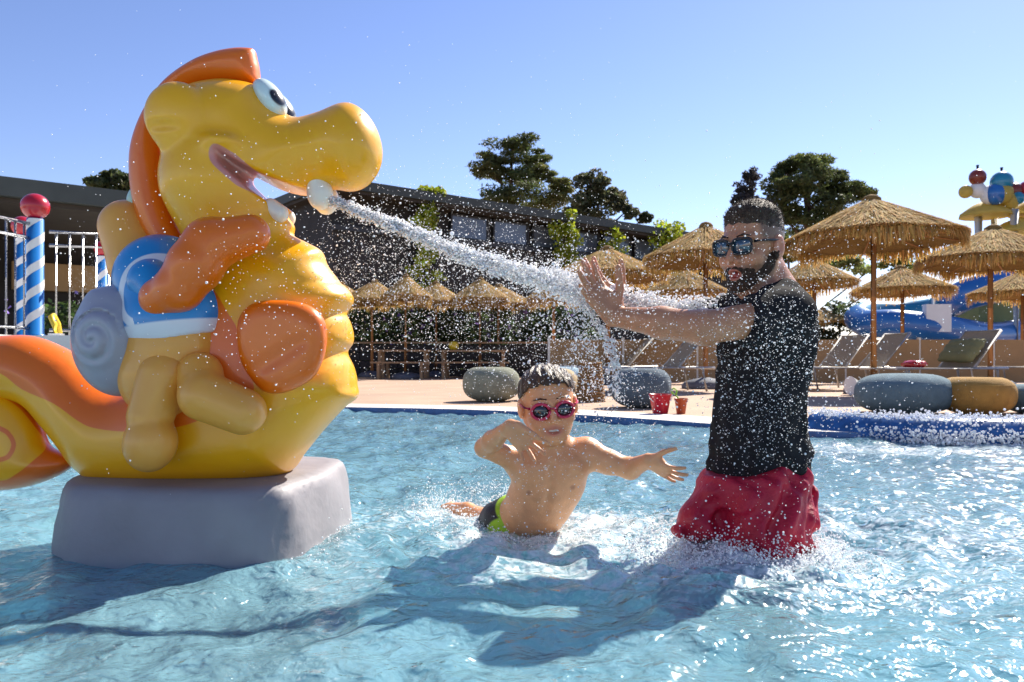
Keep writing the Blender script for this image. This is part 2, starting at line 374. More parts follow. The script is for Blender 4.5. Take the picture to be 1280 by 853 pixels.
tree_px('bushy_tree','low green treetop showing over the left pavilion roof',140,30,ZD,
  [(128,226,16,10),(150,222,18,8),(160,232,22,14),(138,235,25,10)],.22,500,(.09,.11,.035),.2)
tree_px('bushy_tree','pale green bush crown between the dark conifer and straw parasols',985,40,ZD,
  [(980,305,14,12),(1000,300,16,10),(990,315,22,13),(1060,330,30,20),(1140,335,30,22),(1110,320,22,14),(1030,330,20,18)],.22,600,(.16,.19,.045),.15,col2=(.19,.21,.06))
tree_px('bushy_tree','dark dense shrub crown between parasols and the blue slide',1048,34,ZD,
  [(1050,395,28,22),(1020,410,22,20),(1075,400,20,18),(1040,420,30,14)],.16,700,(.06,.08,.03),.12)
# ------------------------------------------------------------------ dark building with clerestory windows
A=Vector((-6.75,30.7,0)); B=Vector((14.0,47.2,0)); ax=(B-A).normalized(); ang=math.atan2(ax.y,ax.x); Lb=(B-A).length; nb=Vector((-ax.y,ax.x,0))
root=empty('pool_building',(A+B)/2+Vector((0,0,ZD)),ang,'long dark timber pool building with grey green roof edge and clerestory windows','building')
def lb(mb,u0,u1,v0,v1,z0,z1): mb.box(((u0+u1)/2,(v0+v1)/2,(z0+z1)/2),(u1-u0,v1-v0,z1-z0)); return mb
h=Lb/2
mbw=lb(MB(),-h,h,.3,8,0,5.75); mbw.build('wall',M['dark_wall'],root)
mr_=MB(); R_=Matrix.Rotation(0,3,'X'); lb(mr_,-h-.5,h+.5,-.5,9,7.05,7.42); rfo=mr_.build('roof',M['roof'],root)
lb(MB(),-h-.4,h+.4,-.38,8.8,6.92,7.045).build('soffit',M['soffit'],root)
lb(MB(),-h,h,.55,8,5.755,6.915).build('upper_wall',M['dark_wall'],root)
k=0; u=-h+5.6
while u<h-3:
    fr_=lb(MB(),u-.04,u+1.96+.04,.36,.54,5.80,5.86); lb(fr_,u-.04,u+2.0,.36,.54,6.80,6.86); lb(fr_,u-.04,u+.04,.36,.54,5.861,6.799); lb(fr_,u+1.92,u+2.0,.36,.54,5.861,6.799)
    wn=fr_.build('window',M['frame'],root); lb(MB(),u+.045,u+1.915,.42,.46,5.865,6.795).build('pane',M['glass'],wn); u+=2.3
for kk in range(24):                         # vertical boards of the wall
    uu=-h+.3+kk*.62; lb(MB(),uu,uu+.56,.24,.297,0.02,5.7).build('board',M['dark_wall'],root)
lb(MB(),-h,h,.10,.32,5.55,5.748).build('lintel',M['frame'],root)
# vines and hedge
def vine(label,uc,zs,rs,nl):
    p0=A+ax*uc-nb*.35; root=empty('climbing_vine',(p0.x,p0.y,ZD),ang,label,'vine','vines on the dark building')
    zt=max(z+r*.7 for z,r in zip(zs,rs)); MB().tube([(0,0,0),(.1,.05,zt*.4),(-.1,0,zt)],[.07,.05,.02],6).build('stem',M['bark'],root)
    parts=[]
    for z,r in zip(zs,rs):
        for q in range(6):
            d=RNG.normal(size=3)*.45; c=(d[0]*r,d[1]*r*.5,z+d[2]*r)
            parts.append(leaf_cards(blob_points(c,(r*.5,r*.35,r*.42),nl//6,shell=.1),.19,np.array((.36,.42,.03))*RNG.uniform(.7,1.35),1.3))
    V,F,C=join(parts); me=np_mesh('leaves',V,F,False); set_col(me,C); obj('leaves',me,M['leaf_bright'],root)
def u_at(px):                               # where the pixel column meets the wall line
    k=(px-640)/FPX; return ((k*A.y-A.x)/(ax.x-k*ax.y))
def zat(px,py): p=A+ax*u_at(px); return HC+(HY-py)/FPX*p.y-ZD
vine('yellow green vine climbing past the roof edge near the wall corner',u_at(531),[zat(531,250),zat(531,275),zat(528,300),zat(535,330),zat(528,360)],[.55,.9,.8,.9,.9],420)
vine('bright vine clump reaching the clerestory windows',u_at(700),[zat(700,278),zat(705,300),zat(700,325),zat(700,350)],[.7,1.1,1.1,1.1],460)
vine('small vine tuft peeping over a straw parasol top',u_at(760),[zat(760,302),zat(762,325),zat(762,350)],[.7,.9,.9],300)
vine('vine clump at the low far end of the roof',u_at(828),[zat(828,292),zat(826,310),zat(826,340)],[1.0,1.1,1.1],380)
# ------------------------------------------------------------------ terrace wall, hedge, tables
tw=empty('terrace_wall',(0,23.2,ZD),0,'low dark plank terrace wall behind the small straw parasols','wall')
x=-6.6
while x<2.2:
    for r in range(4): MB().box((x+.545,random.uniform(-.012,.012),.13+r*.235),(1.08,.12,.215)).build('plank',M['dark_wall'],tw)
    x+=1.1
for xx in np.arange(-6.6,2.3,2.2): MB().box((xx,.14,.49),(.12,.12,.98)).build('post',M['dark_wall'],tw)
MB().box((-2.2,0,1.0),(8.9,.3,.05)).build('cap',M['wood'],tw)
def hedge(label,x0,x1,Y,z0,z1,col,n,flowers=None,name='hedge'):
    parts=[]; root=empty(name,((x0+x1)/2,Y,ZD),0,label,'hedge')
    for q in range(n):
        c=(random.uniform(x0,x1)-(x0+x1)/2,random.uniform(-.4,.4),random.uniform(z0,z1)); parts.append(leaf_cards(blob_points(c,(.4,.3,.3),60,shell=.1),.16,np.array(col)*RNG.uniform(.6,1.5),1.5))
    V,F,C=join(parts); me=np_mesh('leaves',V,F,False); set_col(me,C); o=obj('leaves',me,M['leaf'],root)
    mb=MB()
    for xx in np.arange(x0,x1,.5): mb.tube([(xx-(x0+x1)/2,0,0),(xx-(x0+x1)/2+.1,0,z1*.9)],[.03,.015],5)
    mb.build('stems',M['bark'],root)
    if flowers:
        pts=np.array([(random.uniform(x0,x1)-(x0+x1)/2,-.5+random.uniform(-.1,.2),random.uniform(z0,z1)) for _ in range(160)])
        V,F,C=leaf_cards(pts,.13,flowers,1.0); me=np_mesh('flowers',V,F,False); set_col(me,C); obj('flowers',me,M['leaf'],root)['kind']='stuff'
hedge('dark green hedge dotted with mauve flowers behind the terrace wall',-6.2,2.6,25.0,.2,2.3,(.05,.075,.028),260,(.16,.10,.30))
def table(label,px,Y,ln=1.5):
    s=Y/FPX; root=empty('picnic_table',((px-640)*s,Y,ZD),0,label,'table','wooden tables under the small parasols')
    for k in range(3): MB().box((0,-.26+k*.26,.74),(ln,.24,.045)).build('plank',M['wood'],root)
    for sx in (-1,1):
        for sy in (-1,1): MB().box((sx*(ln/2-.15),sy*.28,.358),(.08,.08,.715)).build('leg',M['wood'],root)
    for sy in (-1,1):
        MB().box((0,sy*.75,.43),(ln,.26,.04)).build('bench_seat',M['wood'],root)
        for sx in (-1,1): MB().box((sx*(ln/2-.2),sy*.75,.205),(.07,.2,.41)).build('bench_leg',M['wood'],root)
table('wooden picnic table just right of the straw parasol nearest the yellow statue belly',505,21.3)
table('wooden picnic table with a yellow lantern between two small straw parasols',592,21.6,1.9)
s_=21.6/FPX; root=empty('table_lantern',((567-640)*s_,21.6,ZD+.7625),0,'small round yellow lantern standing on a picnic table','lantern')
MB().lathe([(.06,0),(.12,.05),(.14,.12),(.12,.19),(.06,.24)],n=14).build('globe',M['yellow_plastic'],root); MB().lathe([(.07,.24),(.07,.27),(.0,.29)],n=12).build('cap',M['frame'],root)
# ------------------------------------------------------------------ left pavilion, raised terrace, railing
tp=[(-16,7.3),(-5.5,7.3),(-5.5,8.9),(-3.6,8.9),(-5.6,15),(-6.2,24),(-16,30)]
ter=MB().prism(tp,ZD-.02,.79); tag(ter.build('raised_terrace',M['coping']),kind='structure')
pv=empty('pavilion',(-11.5,18.2,.79),math.radians(38),'dark open pavilion with deep flat roof behind the railing','building')
ZR=3.55
MB().box((-.8,3.2,ZR),(13.6,8,.42)).build('roof',M['roof'],pv)
MB().box((-.8,3.2,ZR-.27),(13.3,7.6,.11)).build('soffit',M['soffit'],pv)
MB().box((-.8,6.0,1.62),(13,.2,3.24)).build('back_wall',M['dark_wall'],pv)
for k in range(5): MB().box((-6.2+k*2.9,.2,1.62),(.16,.16,3.24)).build('post',M['frame'],pv)
MB().box((1.9,5.7,2.2),(2.4,.3,.8)).build('panel',M['tan_wall'],pv)
MB().box((-.8,5.2,.55),(12,.5,1.1)).build('counter',M['dark_wall'],pv)
zt=.79
def post_px(label,px,Y,h,r):
    root=empty('striped_post',((px-640)/FPX*Y,Y,zt),0,label,'post','blue and white striped posts with red balls')
    MB().lathe([(r*1.15,0),(r*1.15,.03),(r,.031),(r,h),(0,h+.001)],n=20).build('shaft',M['post_blue'],root)
    for k in range(5):
        z0=.12+k*(h-.1)/4.6; V=[];F=[]; n=26
        for i in range(n):
            a=2*math.pi*i/(n-1)+math.pi*.4; z=z0-.18+(.42*i/(n-1))*1.0
            for dz in (0,.11): V.append(((r+.003)*math.cos(a),(r+.003)*math.sin(a),min(max(z+dz,.032),h-.003)))
        for i in range(n-1): F.append((2*i,2*i+2,2*i+3,2*i+1))
        mb=MB(); mb._add(V,F,True); mb.build('stripe',M['white'],root)
    MB().lathe([(0.0,h-.005),(.05,h+.0)]+[(1.72*r*math.sin(a),h+1.62*r-1.66*r*math.cos(a)) for a in np.linspace(.2,math.pi-.001,14)],n=20).build('ball',M['red'],root)
    return root
pA=post_px('striped post with large red ball at the railing corner',44,9.5,1.40,.092)
pB=post_px('striped post partly hidden behind the railing corner post',28,12.2,1.62,.092)
pC=post_px('striped post ending the railing beside the statue rider',128,13.0,1.42,.075)
pD=post_px('striped post with only its red ball showing past the rider',145,15.2,1.85,.075)
def railing(label,p,q,n,h=1.33):
    d=(q-p); Ln=d.length; root=empty('railing',p,math.atan2(d.y,d.x),label,'railing','steel railings round the raised terrace')
    for z in (h,h-.17,.10): MB().tube([(0,0,z),(Ln,0,z)],.022,8).build('rail',M['steel'],root)
    me=MB().tube([(0,0,0.0),(0,0,h-.01)],.014,6).mesh('bar')
    for i in range(n): obj('bar',me,M['steel'] if i==0 else None,root,((i+.5)*Ln/n,0,0))
railing('steel bar railing between the two visible striped posts',Vector((pA.location.x-.12,10.0,zt)),Vector((-4.35,10.45,zt)),10)
railing('steel bar railing running forward from the corner post',Vector((pA.location.x-.02,pA.location.y-.1,zt)),Vector((-5.95,7.5,zt)),14)
# yellow handle
p=W(66,420,9.0); root=empty('yellow_handrail',(p.x,9.0,zt),0,'short yellow plastic handrail at the terrace edge','handrail')
MB().tube([(.04,0,0),(.02,0,.12),(-.02,0,.21),(-.05,.1,.23),(-.06,.2,.15),(-.06,.25,0)],.032,10).build('hoop',M['yellow_plastic'],root)
MB().box((.04,0,.012),(.12,.12,.024)).build('foot',M['steel'],root)
hh=empty('terrace_plants',(-6.4,14.6,zt),0,'leafy flowering plants behind the railing','plants')
pp=[]
for q in range(60):
    c=(random.uniform(-2.6,2.4),random.uniform(-.3,.3),random.uniform(.1,.75)); pp.append(leaf_cards(blob_points(c,(.22,.2,.22),40,shell=.1),.14,np.array((.05,.085,.02))*RNG.uniform(.6,1.6),2.2,.4))
V,F,C=join(pp); me=np_mesh('leaves',V,F,False); set_col(me,C); obj('leaves',me,M['leaf'],hh)
V,F,C=leaf_cards(np.array([(random.uniform(-2.6,2.4),-.4,random.uniform(.5,.95)) for _ in range(50)]),.09,(.25,.16,.5),1.2); me=np_mesh('flowers',V,F,False); set_col(me,C); obj('flowers',me,M['leaf'],hh)['kind']='stuff'
MB().box((0,0,.09),(5.4,.7,.18)).build('planter',M['base_grey'],hh)
# ------------------------------------------------------------------ straw parasols
def thatch_mesh(seed,nb=4200,nf=1100):
    r=np.random.default_rng(seed); R0,Za,Ze=1.06,2.74,2.17
    def prof(t): return Za-(Za-Ze)*(t*.80+.20*t*t)-.03*np.sin(t*math.pi)
    t=np.sqrt(r.uniform(.0,1,nb)); a=r.uniform(0,6.2832,nb); ln=r.uniform(.16,.34,nb)
    wob=1+.035*np.sin(a*3+seed)+.025*np.sin(a*7)
    def P(t,a,lift): rr=R0*t*(1+.035*np.sin(a*3+seed)+.025*np.sin(a*7)); return np.stack([rr*np.cos(a),rr*np.sin(a),prof(t)+lift],1)
    a2=a+r.normal(0,.05,nb); t2=np.minimum(t+ln/R0,1.05)
    p0=P(t,a,r.uniform(.0,.03,nb)); p1=P(t2,a2,r.uniform(.005,.055,nb)); d=p1-p0; d/=np.linalg.norm(d,axis=1)[:,None]+1e-9
    s=np.cross(d,np.array([0,0,1.])); s/=np.linalg.norm(s,axis=1)[:,None]+1e-9; wd=r.uniform(.004,.011,nb)[:,None]
    V1=np.stack([p0-s*wd,p0+s*wd,p1+s*wd*.4,p1-s*wd*.4],1).reshape(-1,3)
    c1=np.array([.64,.45,.18])[None]*r.uniform(.55,1.35,nb)[:,None]*(1+r.normal(0,.06,(nb,3)))
    af=r.uniform(0,6.2832,nf); tf=r.uniform(.93,1.03,nf); q0=P(tf,af,r.uniform(-.03,.02,nf)); hang=r.uniform(.07,.20,nf)*(1+.4*np.sin(af*5+seed))
    q1=q0+np.stack([np.cos(af)*.03+r.normal(0,.02,nf),np.sin(af)*.03+r.normal(0,.02,nf),-hang],1)
    tang=np.stack([-np.sin(af),np.cos(af),0*af],1); wf=r.uniform(.005,.014,nf)[:,None]
    V2=np.stack([q0-tang*wf,q0+tang*wf,q1+tang*wf*.4,q1-tang*wf*.4],1).reshape(-1,3)
    c2=np.array([.56,.36,.12])[None]*r.uniform(.5,1.3,nf)[:,None]*(1+r.normal(0,.06,(nf,3)))
    m1=np_mesh('thatch',V1,np.arange(len(V1)).reshape(-1,4),False); set_col(m1,np.repeat(c1,4,0)); m1.materials.append(M['thatch'])
    m2=np_mesh('fringe',V2,np.arange(len(V2)).reshape(-1,4),False); set_col(m2,np.repeat(c2,4,0)); m2.materials.append(M['thatch'])
    mb=MB(); ts=np.linspace(.02,1,9); mb.lathe([(R0*k*.99,prof(k)-.01) for k in ts]+[(R0*k*.97,prof(k)-.07) for k in ts[::-1]],n=36,wob=lambda an,j:1+.035*math.sin(an*3+seed)+.025*math.sin(an*7))
    m3=mb.mesh('under_layer'); m3.materials.append(M['thatch_core'])
    mb=MB().lathe([(.11,2.69),(.12,2.73),(.08,2.77),(.03,2.79),(0,2.795)],n=14,wob=lambda an,j:1+.1*math.sin(an*5+j)); m4=mb.mesh('cap'); m4.materials.append(M['thatch_core'])
    return m1,m2,m3,m4
TH=[thatch_mesh(3),thatch_mesh(8)]; TH.append(thatch_mesh(5,9000,2200))
pole_me=MB().tube([(0,0,0.06),(0,0,2.70)],.045,10).mesh('pole'); pole_me.materials.append(M['pole_wood'])
foot_me=MB().lathe([(.40,0),(.40,.07),(.33,.13),(.10,.18),(.06,.19)],n=22).mesh('foot'); foot_me.materials.append(M['base_grey'])
rib_me=MB().tube([(.04,0,2.30),(.98,0,2.13)],.013,6).mesh('rib'); rib_me.materials.append(M['pole_wood'])
def parasol(label,pole_px,apex_py,r_px,var=0,pole_s=1.0):
    # usual height 2.75 m sets the distance; ground is the deck
    Y=(2.80+ZD-HC)*FPX/(HY-apex_py); root=empty('straw_parasol',((pole_px-640)/FPX*Y,Y,ZD),random.uniform(0,6),label,'parasol','straw parasols round the pool')
    k=r_px*Y/FPX/1.07; tx,ty,zs=random.uniform(-.022,.022),random.uniform(-.022,.022),random.uniform(.985,1.015)
    for me,nm in zip(TH[var],('thatch','fringe','under_layer','cap')):
        o=obj(nm,me,None,root); o.scale=(k,k*random.uniform(.97,1.03) if nm=='thatch' else k,zs); o.rotation_euler=(tx,ty,0)
        if nm in('thatch','fringe'): o['kind']='stuff'
    o=obj('pole',pole_me,None,root); o.scale=(pole_s,pole_s,1); obj('foot',foot_me,None,root)
    for i in range(8):
        o=obj('rib',rib_me,None,root); o.rotation_euler=(0,0,i*math.pi/4); o.scale=(k,k,1)
    return root
parasol('small straw parasol nearest the yellow statue belly',465,349,39)
parasol('pale straw parasol poking up between and behind two small ones',507,340,31,1)
parasol('small straw parasol between the pale one and the golden one',545,351,38,1)
parasol('golden straw parasol overlapping a greyer one behind it',623,354,45)
parasol('greyish straw parasol peeping out behind the golden one',600,347,36,1)
parasol('straw parasol half hidden behind the water jet',692,344,34)
parasol('sliver of a straw parasol behind the yellow statue belly',428,352,34,1)
parasol('wide brown straw parasol behind the raised hands',760,306,72,0)
parasol('dark straw parasol right behind the bearded face',882,279,78,1)
parasol('low straw parasol far behind the outstretched arms',858,333,50,0)
parasol('straw parasol just behind the grey shirted shoulder',1018,320,56,1)
parasol('largest straw parasol, standing over the sun loungers',1092,245,104,2,1.0)
parasol('straw parasol in front of the blue slide, under the largest one',1128,329,60,0)
parasol('big grey brown straw parasol beside the ball tower',1238,283,90,2)
parasol('straw parasol tucked behind the big grey brown one',1278,335,62,1)
parasol('tiny far straw parasol beside the dark shrub',1030,383,33,0)
parasol('far low straw parasol behind the grey shirt collar',985,372,36,1)
# ------------------------------------------------------------------ loungers, low wall, slide tower
tsw=empty('tan_screen',(6.6,16.2,ZD),0,'long low tan screen behind the sun loungers','screen')
for k in range(7): MB().box((-5.1+k*1.5,0,.47),(1.46,.06,.86)).build('panel',M['tan_wall'],tsw)
for k in range(8): MB().box((-5.85+k*1.5,.02,.47),(.05,.08,.95)).build('post',M['alu'],tsw)
def lounger(label,loc,rz,cushion=None):
    root=empty('sun_lounger',loc,rz,label,'sun lounger','sun loungers on the deck'); w_=.34
    for sy in(-1,1): MB().tube([(-.75,sy*w_,.36),(1.2,sy*w_,.36)],.022,8).build('side_rail',M['alu'],root)
    for xx in(-.75,1.2): MB().tube([(xx,-w_,.36),(xx,w_,.36)],.02,8).build('end_rail',M['alu'],root)
    for sx in(-.55,1.0):
        for sy in(-1,1): MB().tube([(sx-.07,sy*w_,0),(sx,sy*w_,.36)],.02,8).build('leg',M['alu'],root)
    MB().box((.5,0,.365),(1.38,.62,.012)).build('seat_cloth',M['mesh_cloth'],root)
    a=rad(48); dx,dz=-math.cos(a)*.72,math.sin(a)*.72
    b=empty('backrest',(-.18,0,.37)); b.parent=root
    for sy in(-1,1): MB().tube([(0,sy*.31,0),(dx,sy*.31,dz)],.02,8).build('post',M['alu'],b)
    MB().tube([(dx,-.31,dz),(dx,.31,dz)],.02,8).build('bar',M['alu'],b)
    MB().box((dx/2,0,dz/2),(.70,.60,.012),R=Matrix.Rotation(a,3,'Y')).build('cloth',M['mesh_cloth'],b)
    MB().tube([(dx*.7,-.28,dz*.7),(-.45,-.28,-.03)],.012,6).build('stay',M['alu'],b)
    return root
def lounger_px(label,px,py,rz): p=GP(px,py); return lounger(label,p,rz)
l1=lounger_px('sun lounger with an olive cushion beside the teal pouf',1183,492,rad(197))
l2=lounger_px('sun lounger behind the pole of the largest parasol',1075,488,rad(190))
l3=lounger_px('sun lounger behind the slate pouf and red bucket',825,489,rad(192))
l4=lounger_px('sun lounger just behind the grey shirt, backrest raised',1030,486,rad(200))
l5=lounger_px('sun lounger farther back between basket and outstretched arm',770,481,rad(186))
l6=lounger_px('sun lounger at the foot of the big grey brown parasol',1290,484,rad(195))
# soft goods
def soft_box(name,label,cat,loc,dims,rz,tilt,m,group=None):
    bm=bmesh.new(); bmesh.ops.create_cube(bm,size=1); bmesh.ops.subdivide_edges(bm,edges=bm.edges[:],cuts=7,use_grid_fill=True)
    for v in bm.verts:
        x,y,z=v.co*2; f=(1-x**4)*(1-y**4); v.co=Vector((x*(1-.06*y*y),y*(1-.06*x*x),z*(.25+.75*f**.5)))*.5
        v.co.x*=dims[0]; v.co.y*=dims[1]; v.co.z*=dims[2]; v.co+=Vector((0,0,.012*math.sin(9*x+3*y)))*(dims[2]/.15)
    me=bpy.data.meshes.new(name); bm.to_mesh(me); bm.free(); me.polygons.foreach_set('use_smooth',[True]*len(me.polygons))
    o=obj(name,me,m,None,loc); o.rotation_euler=(0,tilt,rz); return tag(o,label,cat,group)
bl=Matrix.Translation(l1.location)@Matrix.Rotation(l1.rotation_euler.z,4,'Z')
p=bl@Vector((-.27,0,.62)); soft_box('cushion','plump olive cushion leaning on the lounger backrest','cushion',p,(.42,.62,.17),l1.rotation_euler.z,rad(48),M['olive'])
p=bl@Vector((.62,.05,.42)); soft_box('beach_toy','small red beach bag lying on the lounger seat','bag',p,(.22,.30,.10),l1.rotation_euler.z,0,M['red'])
p=GP(1078,494); 
o=MB().tube([(-.2,0,.13),(.2,0,.13)],[.13,.13],18).build('rolled_towel',M['white'],None,p); o.rotation_euler=(0,0,.3); tag(o,'white rolled towel on the deck beside the parasol pole','towel')
p=bl@Vector((.1,-.62,0)); o=soft_box('towel','dark navy towel bundled under the lounger end','towel',Vector((p.x,p.y,ZD+.10)),(.5,.35,.2),.4,0,mat('navy_towel',(.02,.03,.09),.95,.3,14,.4,90))
# slides
def tube_px(pts,Y,r,n=16,m=None,name='tube',parent=None,off=(0,0,0)):
    P=catmull([tuple(W(x,y,Y+d)-Vector(off)) for x,y,d in pts],7); return MB().tube(P,r,n).build(name,m,parent)
YS=31.0
b0=W(1180,452,YS); sl_root=empty('water_slide',(b0.x,YS,ZD),0,'winding blue tube water slide behind the parasols','water slide'); off=sl_root.location
tube_px([(1290,412,1.2),(1240,420,0),(1180,412,-1.5),(1120,405,-1.6),(1085,405,-.6),(1072,398,.8)],YS,.52,18,M['slide_blue'],'lower_tube',sl_root,off)
tube_px([(1072,398,.8),(1085,392,2.2),(1125,392,2.6),(1165,388,2.0),(1190,378,.8)],YS,.50,18,M['slide_teal'],'middle_tube',sl_root,off)
tube_px([(1190,378,.8),(1210,368,0),(1245,360,-.2),(1290,355,0)],YS,.60,18,M['slide_blue'],'upper_tube',sl_root,off)
for x,y,d in ((1140,408,-1.6),(1085,403,-.6),(1190,380,.8),(1240,420,0),(1270,357,0)):
    p=W(x,y,YS+d)-off; MB().tube([(p.x,p.y,0),(p.x,p.y,p.z-.4)],.13,10).build('support',M['white'],sl_root)
MB().box(tuple(W(1171,398,YS-2)-off),(.9,.3,1.0)).build('sign_panel',M['white'],sl_root)
pz=W(1171,400,YS-2)-off; MB().tube([(pz.x,pz.y+.2,0),(pz.x,pz.y+.2,pz.z+1.3)],.1,8).build('sign_post',M['white'],sl_root)
YT=34.0; bt=W(1240,452,YT); tw_=empty('play_tower',(bt.x,YT,ZD),0,'water play tower topped with coloured balls and yellow canopies','play tower'); off=tw_.location
for x,yt,d in ((1223,262,0),(1243,240,.6),(1268,262,-.6),(1290,250,.5)):
    p=W(x,yt,YT+d)-off; MB().tube([(p.x,p.y,0),(p.x,p.y,p.z)],.17,10).build('column',M['white'],tw_)
for x,y,r,c in ((1207,240,8,'canary'),(1222,222,10,'rust'),(1222,238,10,'white'),(1252,228,13,'slide_teal'),(1245,243,13,'slide_blue'),(1252,242,13,'canary'),(1268,240,11,'rust'),(1272,248,8,'slide_teal'),(1262,252,11,'canary'),(1238,244,12,'white'),(1285,238,12,'red')):
    if c=='rust' and 'rust' not in M: M['rust']=mat('maroon_plastic',(.22,.035,.02),.35,.1,3,coat=.2)
    p=W(x,y,YT-.5+random.uniform(-.4,.4))-off; rr=r*YT/FPX
    MB().lathe([(rr*math.sin(a),-rr*math.cos(a)) for a in np.linspace(.001,math.pi-.001,12)],tuple(p),18).build('ball',M[c],tw_)
for x,y in ((1222,211),(1252,214)):
    p=W(x,y,YT-.3)-off; MB().tube([(p.x,p.y,p.z-.5),(p.x,p.y,p.z+.15)],.06,8).build('finial',M['frame'],tw_)
for x,y,r in ((1232,264,30),(1275,285,36),(1290,262,26)):
    p=W(x,y,YT)-off; rr=r*YT/FPX; MB().lathe([(rr,-.25),(rr*.96,-.1),(rr*.5,.25),(.05,.45),(0,.46)],tuple(p),20).build('canopy',M['canary'],tw_)
MB().box(tuple(W(1268,395,YT)-off),(4.2,2.0,2.4)).build('platform',mat('platform_green',(.20,.24,.10),.7,.1,2),tw_)
# ------------------------------------------------------------------ poufs, basket, buckets
def pouf(label,cx,bot,wpx,hpx,m,seed,dimple=.5,sq=.8):
    p=GP(cx,bot); s=p.y/FPX; R=wpx*s/2; p.y+=R*.0; H=hpx*s*1.02
    prof=[]; n=22
    for j in range(n):
        t=j/(n-1)*math.pi; c=math.cos(t); sn=math.sin(t)
        r=R*abs(sn)**sq*(1 if sn>0 else -1); z=H*.5*(1-math.copysign(abs(c)**.75,c))
        if t>math.pi*.75: z-=dimple*H*.22*((t-math.pi*.75)/(math.pi*.25))**2
        prof.append((max(r,1e-4) if 0<j<n-1 else 0.0,z))
    rr=random.Random(seed); a1,a2=rr.uniform(0,6),rr.uniform(0,6)
    root=empty('pouf',(p.x,p.y+R*.6,ZD-.004),rr.uniform(0,6),label,'pouf','knitted poufs at the pool edge')
    MB().lathe(prof,n=40,wob=lambda an,j:1+.03*math.sin(2*an+a1)+.02*math.sin(3*an+a2)+.008*math.sin(16*an)).build('cover',m,root)
    V=[(R*.985*abs(math.sin(math.pi*.62))**sq*(1+.03*math.sin(2*a+a1)+.02*math.sin(3*a+a2)+.008*math.sin(16*a))*math.cos(a),R*.985*abs(math.sin(math.pi*.62))**sq*(1+.03*math.sin(2*a+a1)+.02*math.sin(3*a+a2)+.008*math.sin(16*a))*math.sin(a),H*.5*(1-math.copysign(abs(math.cos(math.pi*.62))**.75,math.cos(math.pi*.62)))) for a in np.linspace(0,6.2832,41)]
    MB().tube(V,.006,6,cap=False).build('seam',m,root); return root
pouf('sage grey pouf standing alone on the deck behind the child',614,503,75,46,M['pf_sage'],1)
pouf('beige pouf behind the child’s head',690,501,72,42,M['pf_beige'],2)
pouf('pale blue pouf farther back behind the beige one',702,493,58,36,M['pf_blue'],3)
pouf('dark slate pouf behind the red bucket',805,511,76,53,M['pf_teal2'],4,.7)
pouf('large teal pouf beside the mustard pouf',1147,519,121,52,M['pf_teal'],5,.1,.7)
pouf('mustard pouf with a dimpled top',1236,520,92,51,M['pf_mustard'],6,.9)
pouf('teal pouf cut off beside the mustard one',1312,519,80,40,M['pf_teal'],7)
p=GP(739,503); s=p.y/FPX; root=empty('wicker_basket',(p.x,p.y+.1,ZD-.003),0,'tapered brown wicker basket between the poufs','basket')
mb=MB()
for k in range(13):
    z=.012+k*.034; r=(.165-.045*(k/12)); mb.lathe([(r+.004*(k%2),z-.017),(r+.014,z),(r+.004*(k%2),z+.017)],n=26,wob=lambda an,j,k=k:1+.025*math.sin(13*an+math.pi*k))
mb.build('weave',M['wicker'],root); MB().tube([(.125*math.cos(a),.125*math.sin(a),.445) for a in np.linspace(0,6.2832,25)],.012,8,cap=False).build('rim',M['wicker'],root)
MB().lathe([(.155,0),(.155,.01),(0,.012)],n=24).build('bottom',M['wicker'],root)
M['toy_red']=mat('toy_red_plastic',(.50,.015,.03),.3,.06,6,transl=.15); M['toy_orange']=mat('toy_orange_plastic',(.45,.09,.03),.4,.1,8); M['toy_green']=mat('toy_green_plastic',(.30,.62,.06),.35,.05,5,transl=.2)
def bucket(name,label,cx,bot,wpx,hpx,m):
    p=GP(cx,bot); s=p.y/FPX; R=wpx*s/2; H=hpx*s; root=empty(name,(p.x,p.y+R,ZD-.002),0,label,'bucket')
    MB().lathe([(0,0.0),(R*.62,0),(R*.66,.01),(R*.95,H*.94),(R*1.0,H*.95),(R*1.0,H),(R*.93,H),(R*.62,.012),(0,.012)],n=28,wob=lambda an,j:1+.012*math.sin(8*an)).build('pail',m,root)
    MB().tube([(R*1.01*math.cos(a),-R*.5*abs(math.sin(a))-.01,H*.95-R*.75*math.sin(a)) for a in np.linspace(0,math.pi,15)],.004,6).build('handle',M['white'],root)
    return root
bucket('toy_bucket','red plastic toy bucket on the pool coping',828,519,29,26,M['toy_red'])
b2=bucket('toy_bucket','small orange toy bucket beside the red one',853,518,17,20,M['toy_orange'])
p=b2.location.copy(); root=empty('toy_spade',(p.x,p.y,ZD+.01),0,'lime green toy spade sticking out of the small bucket','toy spade')
MB().tube([(0,0,0),(-.02,0,.12),(-.045,0,.155)],[.007,.007,.007],8).build('shaft',M['toy_green'],root)
MB().tube([(-.045,0,.155),(-.075,0,.17),(-.085,0,.2),(-.06,0,.215),(-.035,0,.19),(-.045,0,.155)],.008,8).build('handle',M['toy_green'],root)
MB().box((.005,0,.02),(.05,.012,.05)).build('blade',M['toy_green'],root)
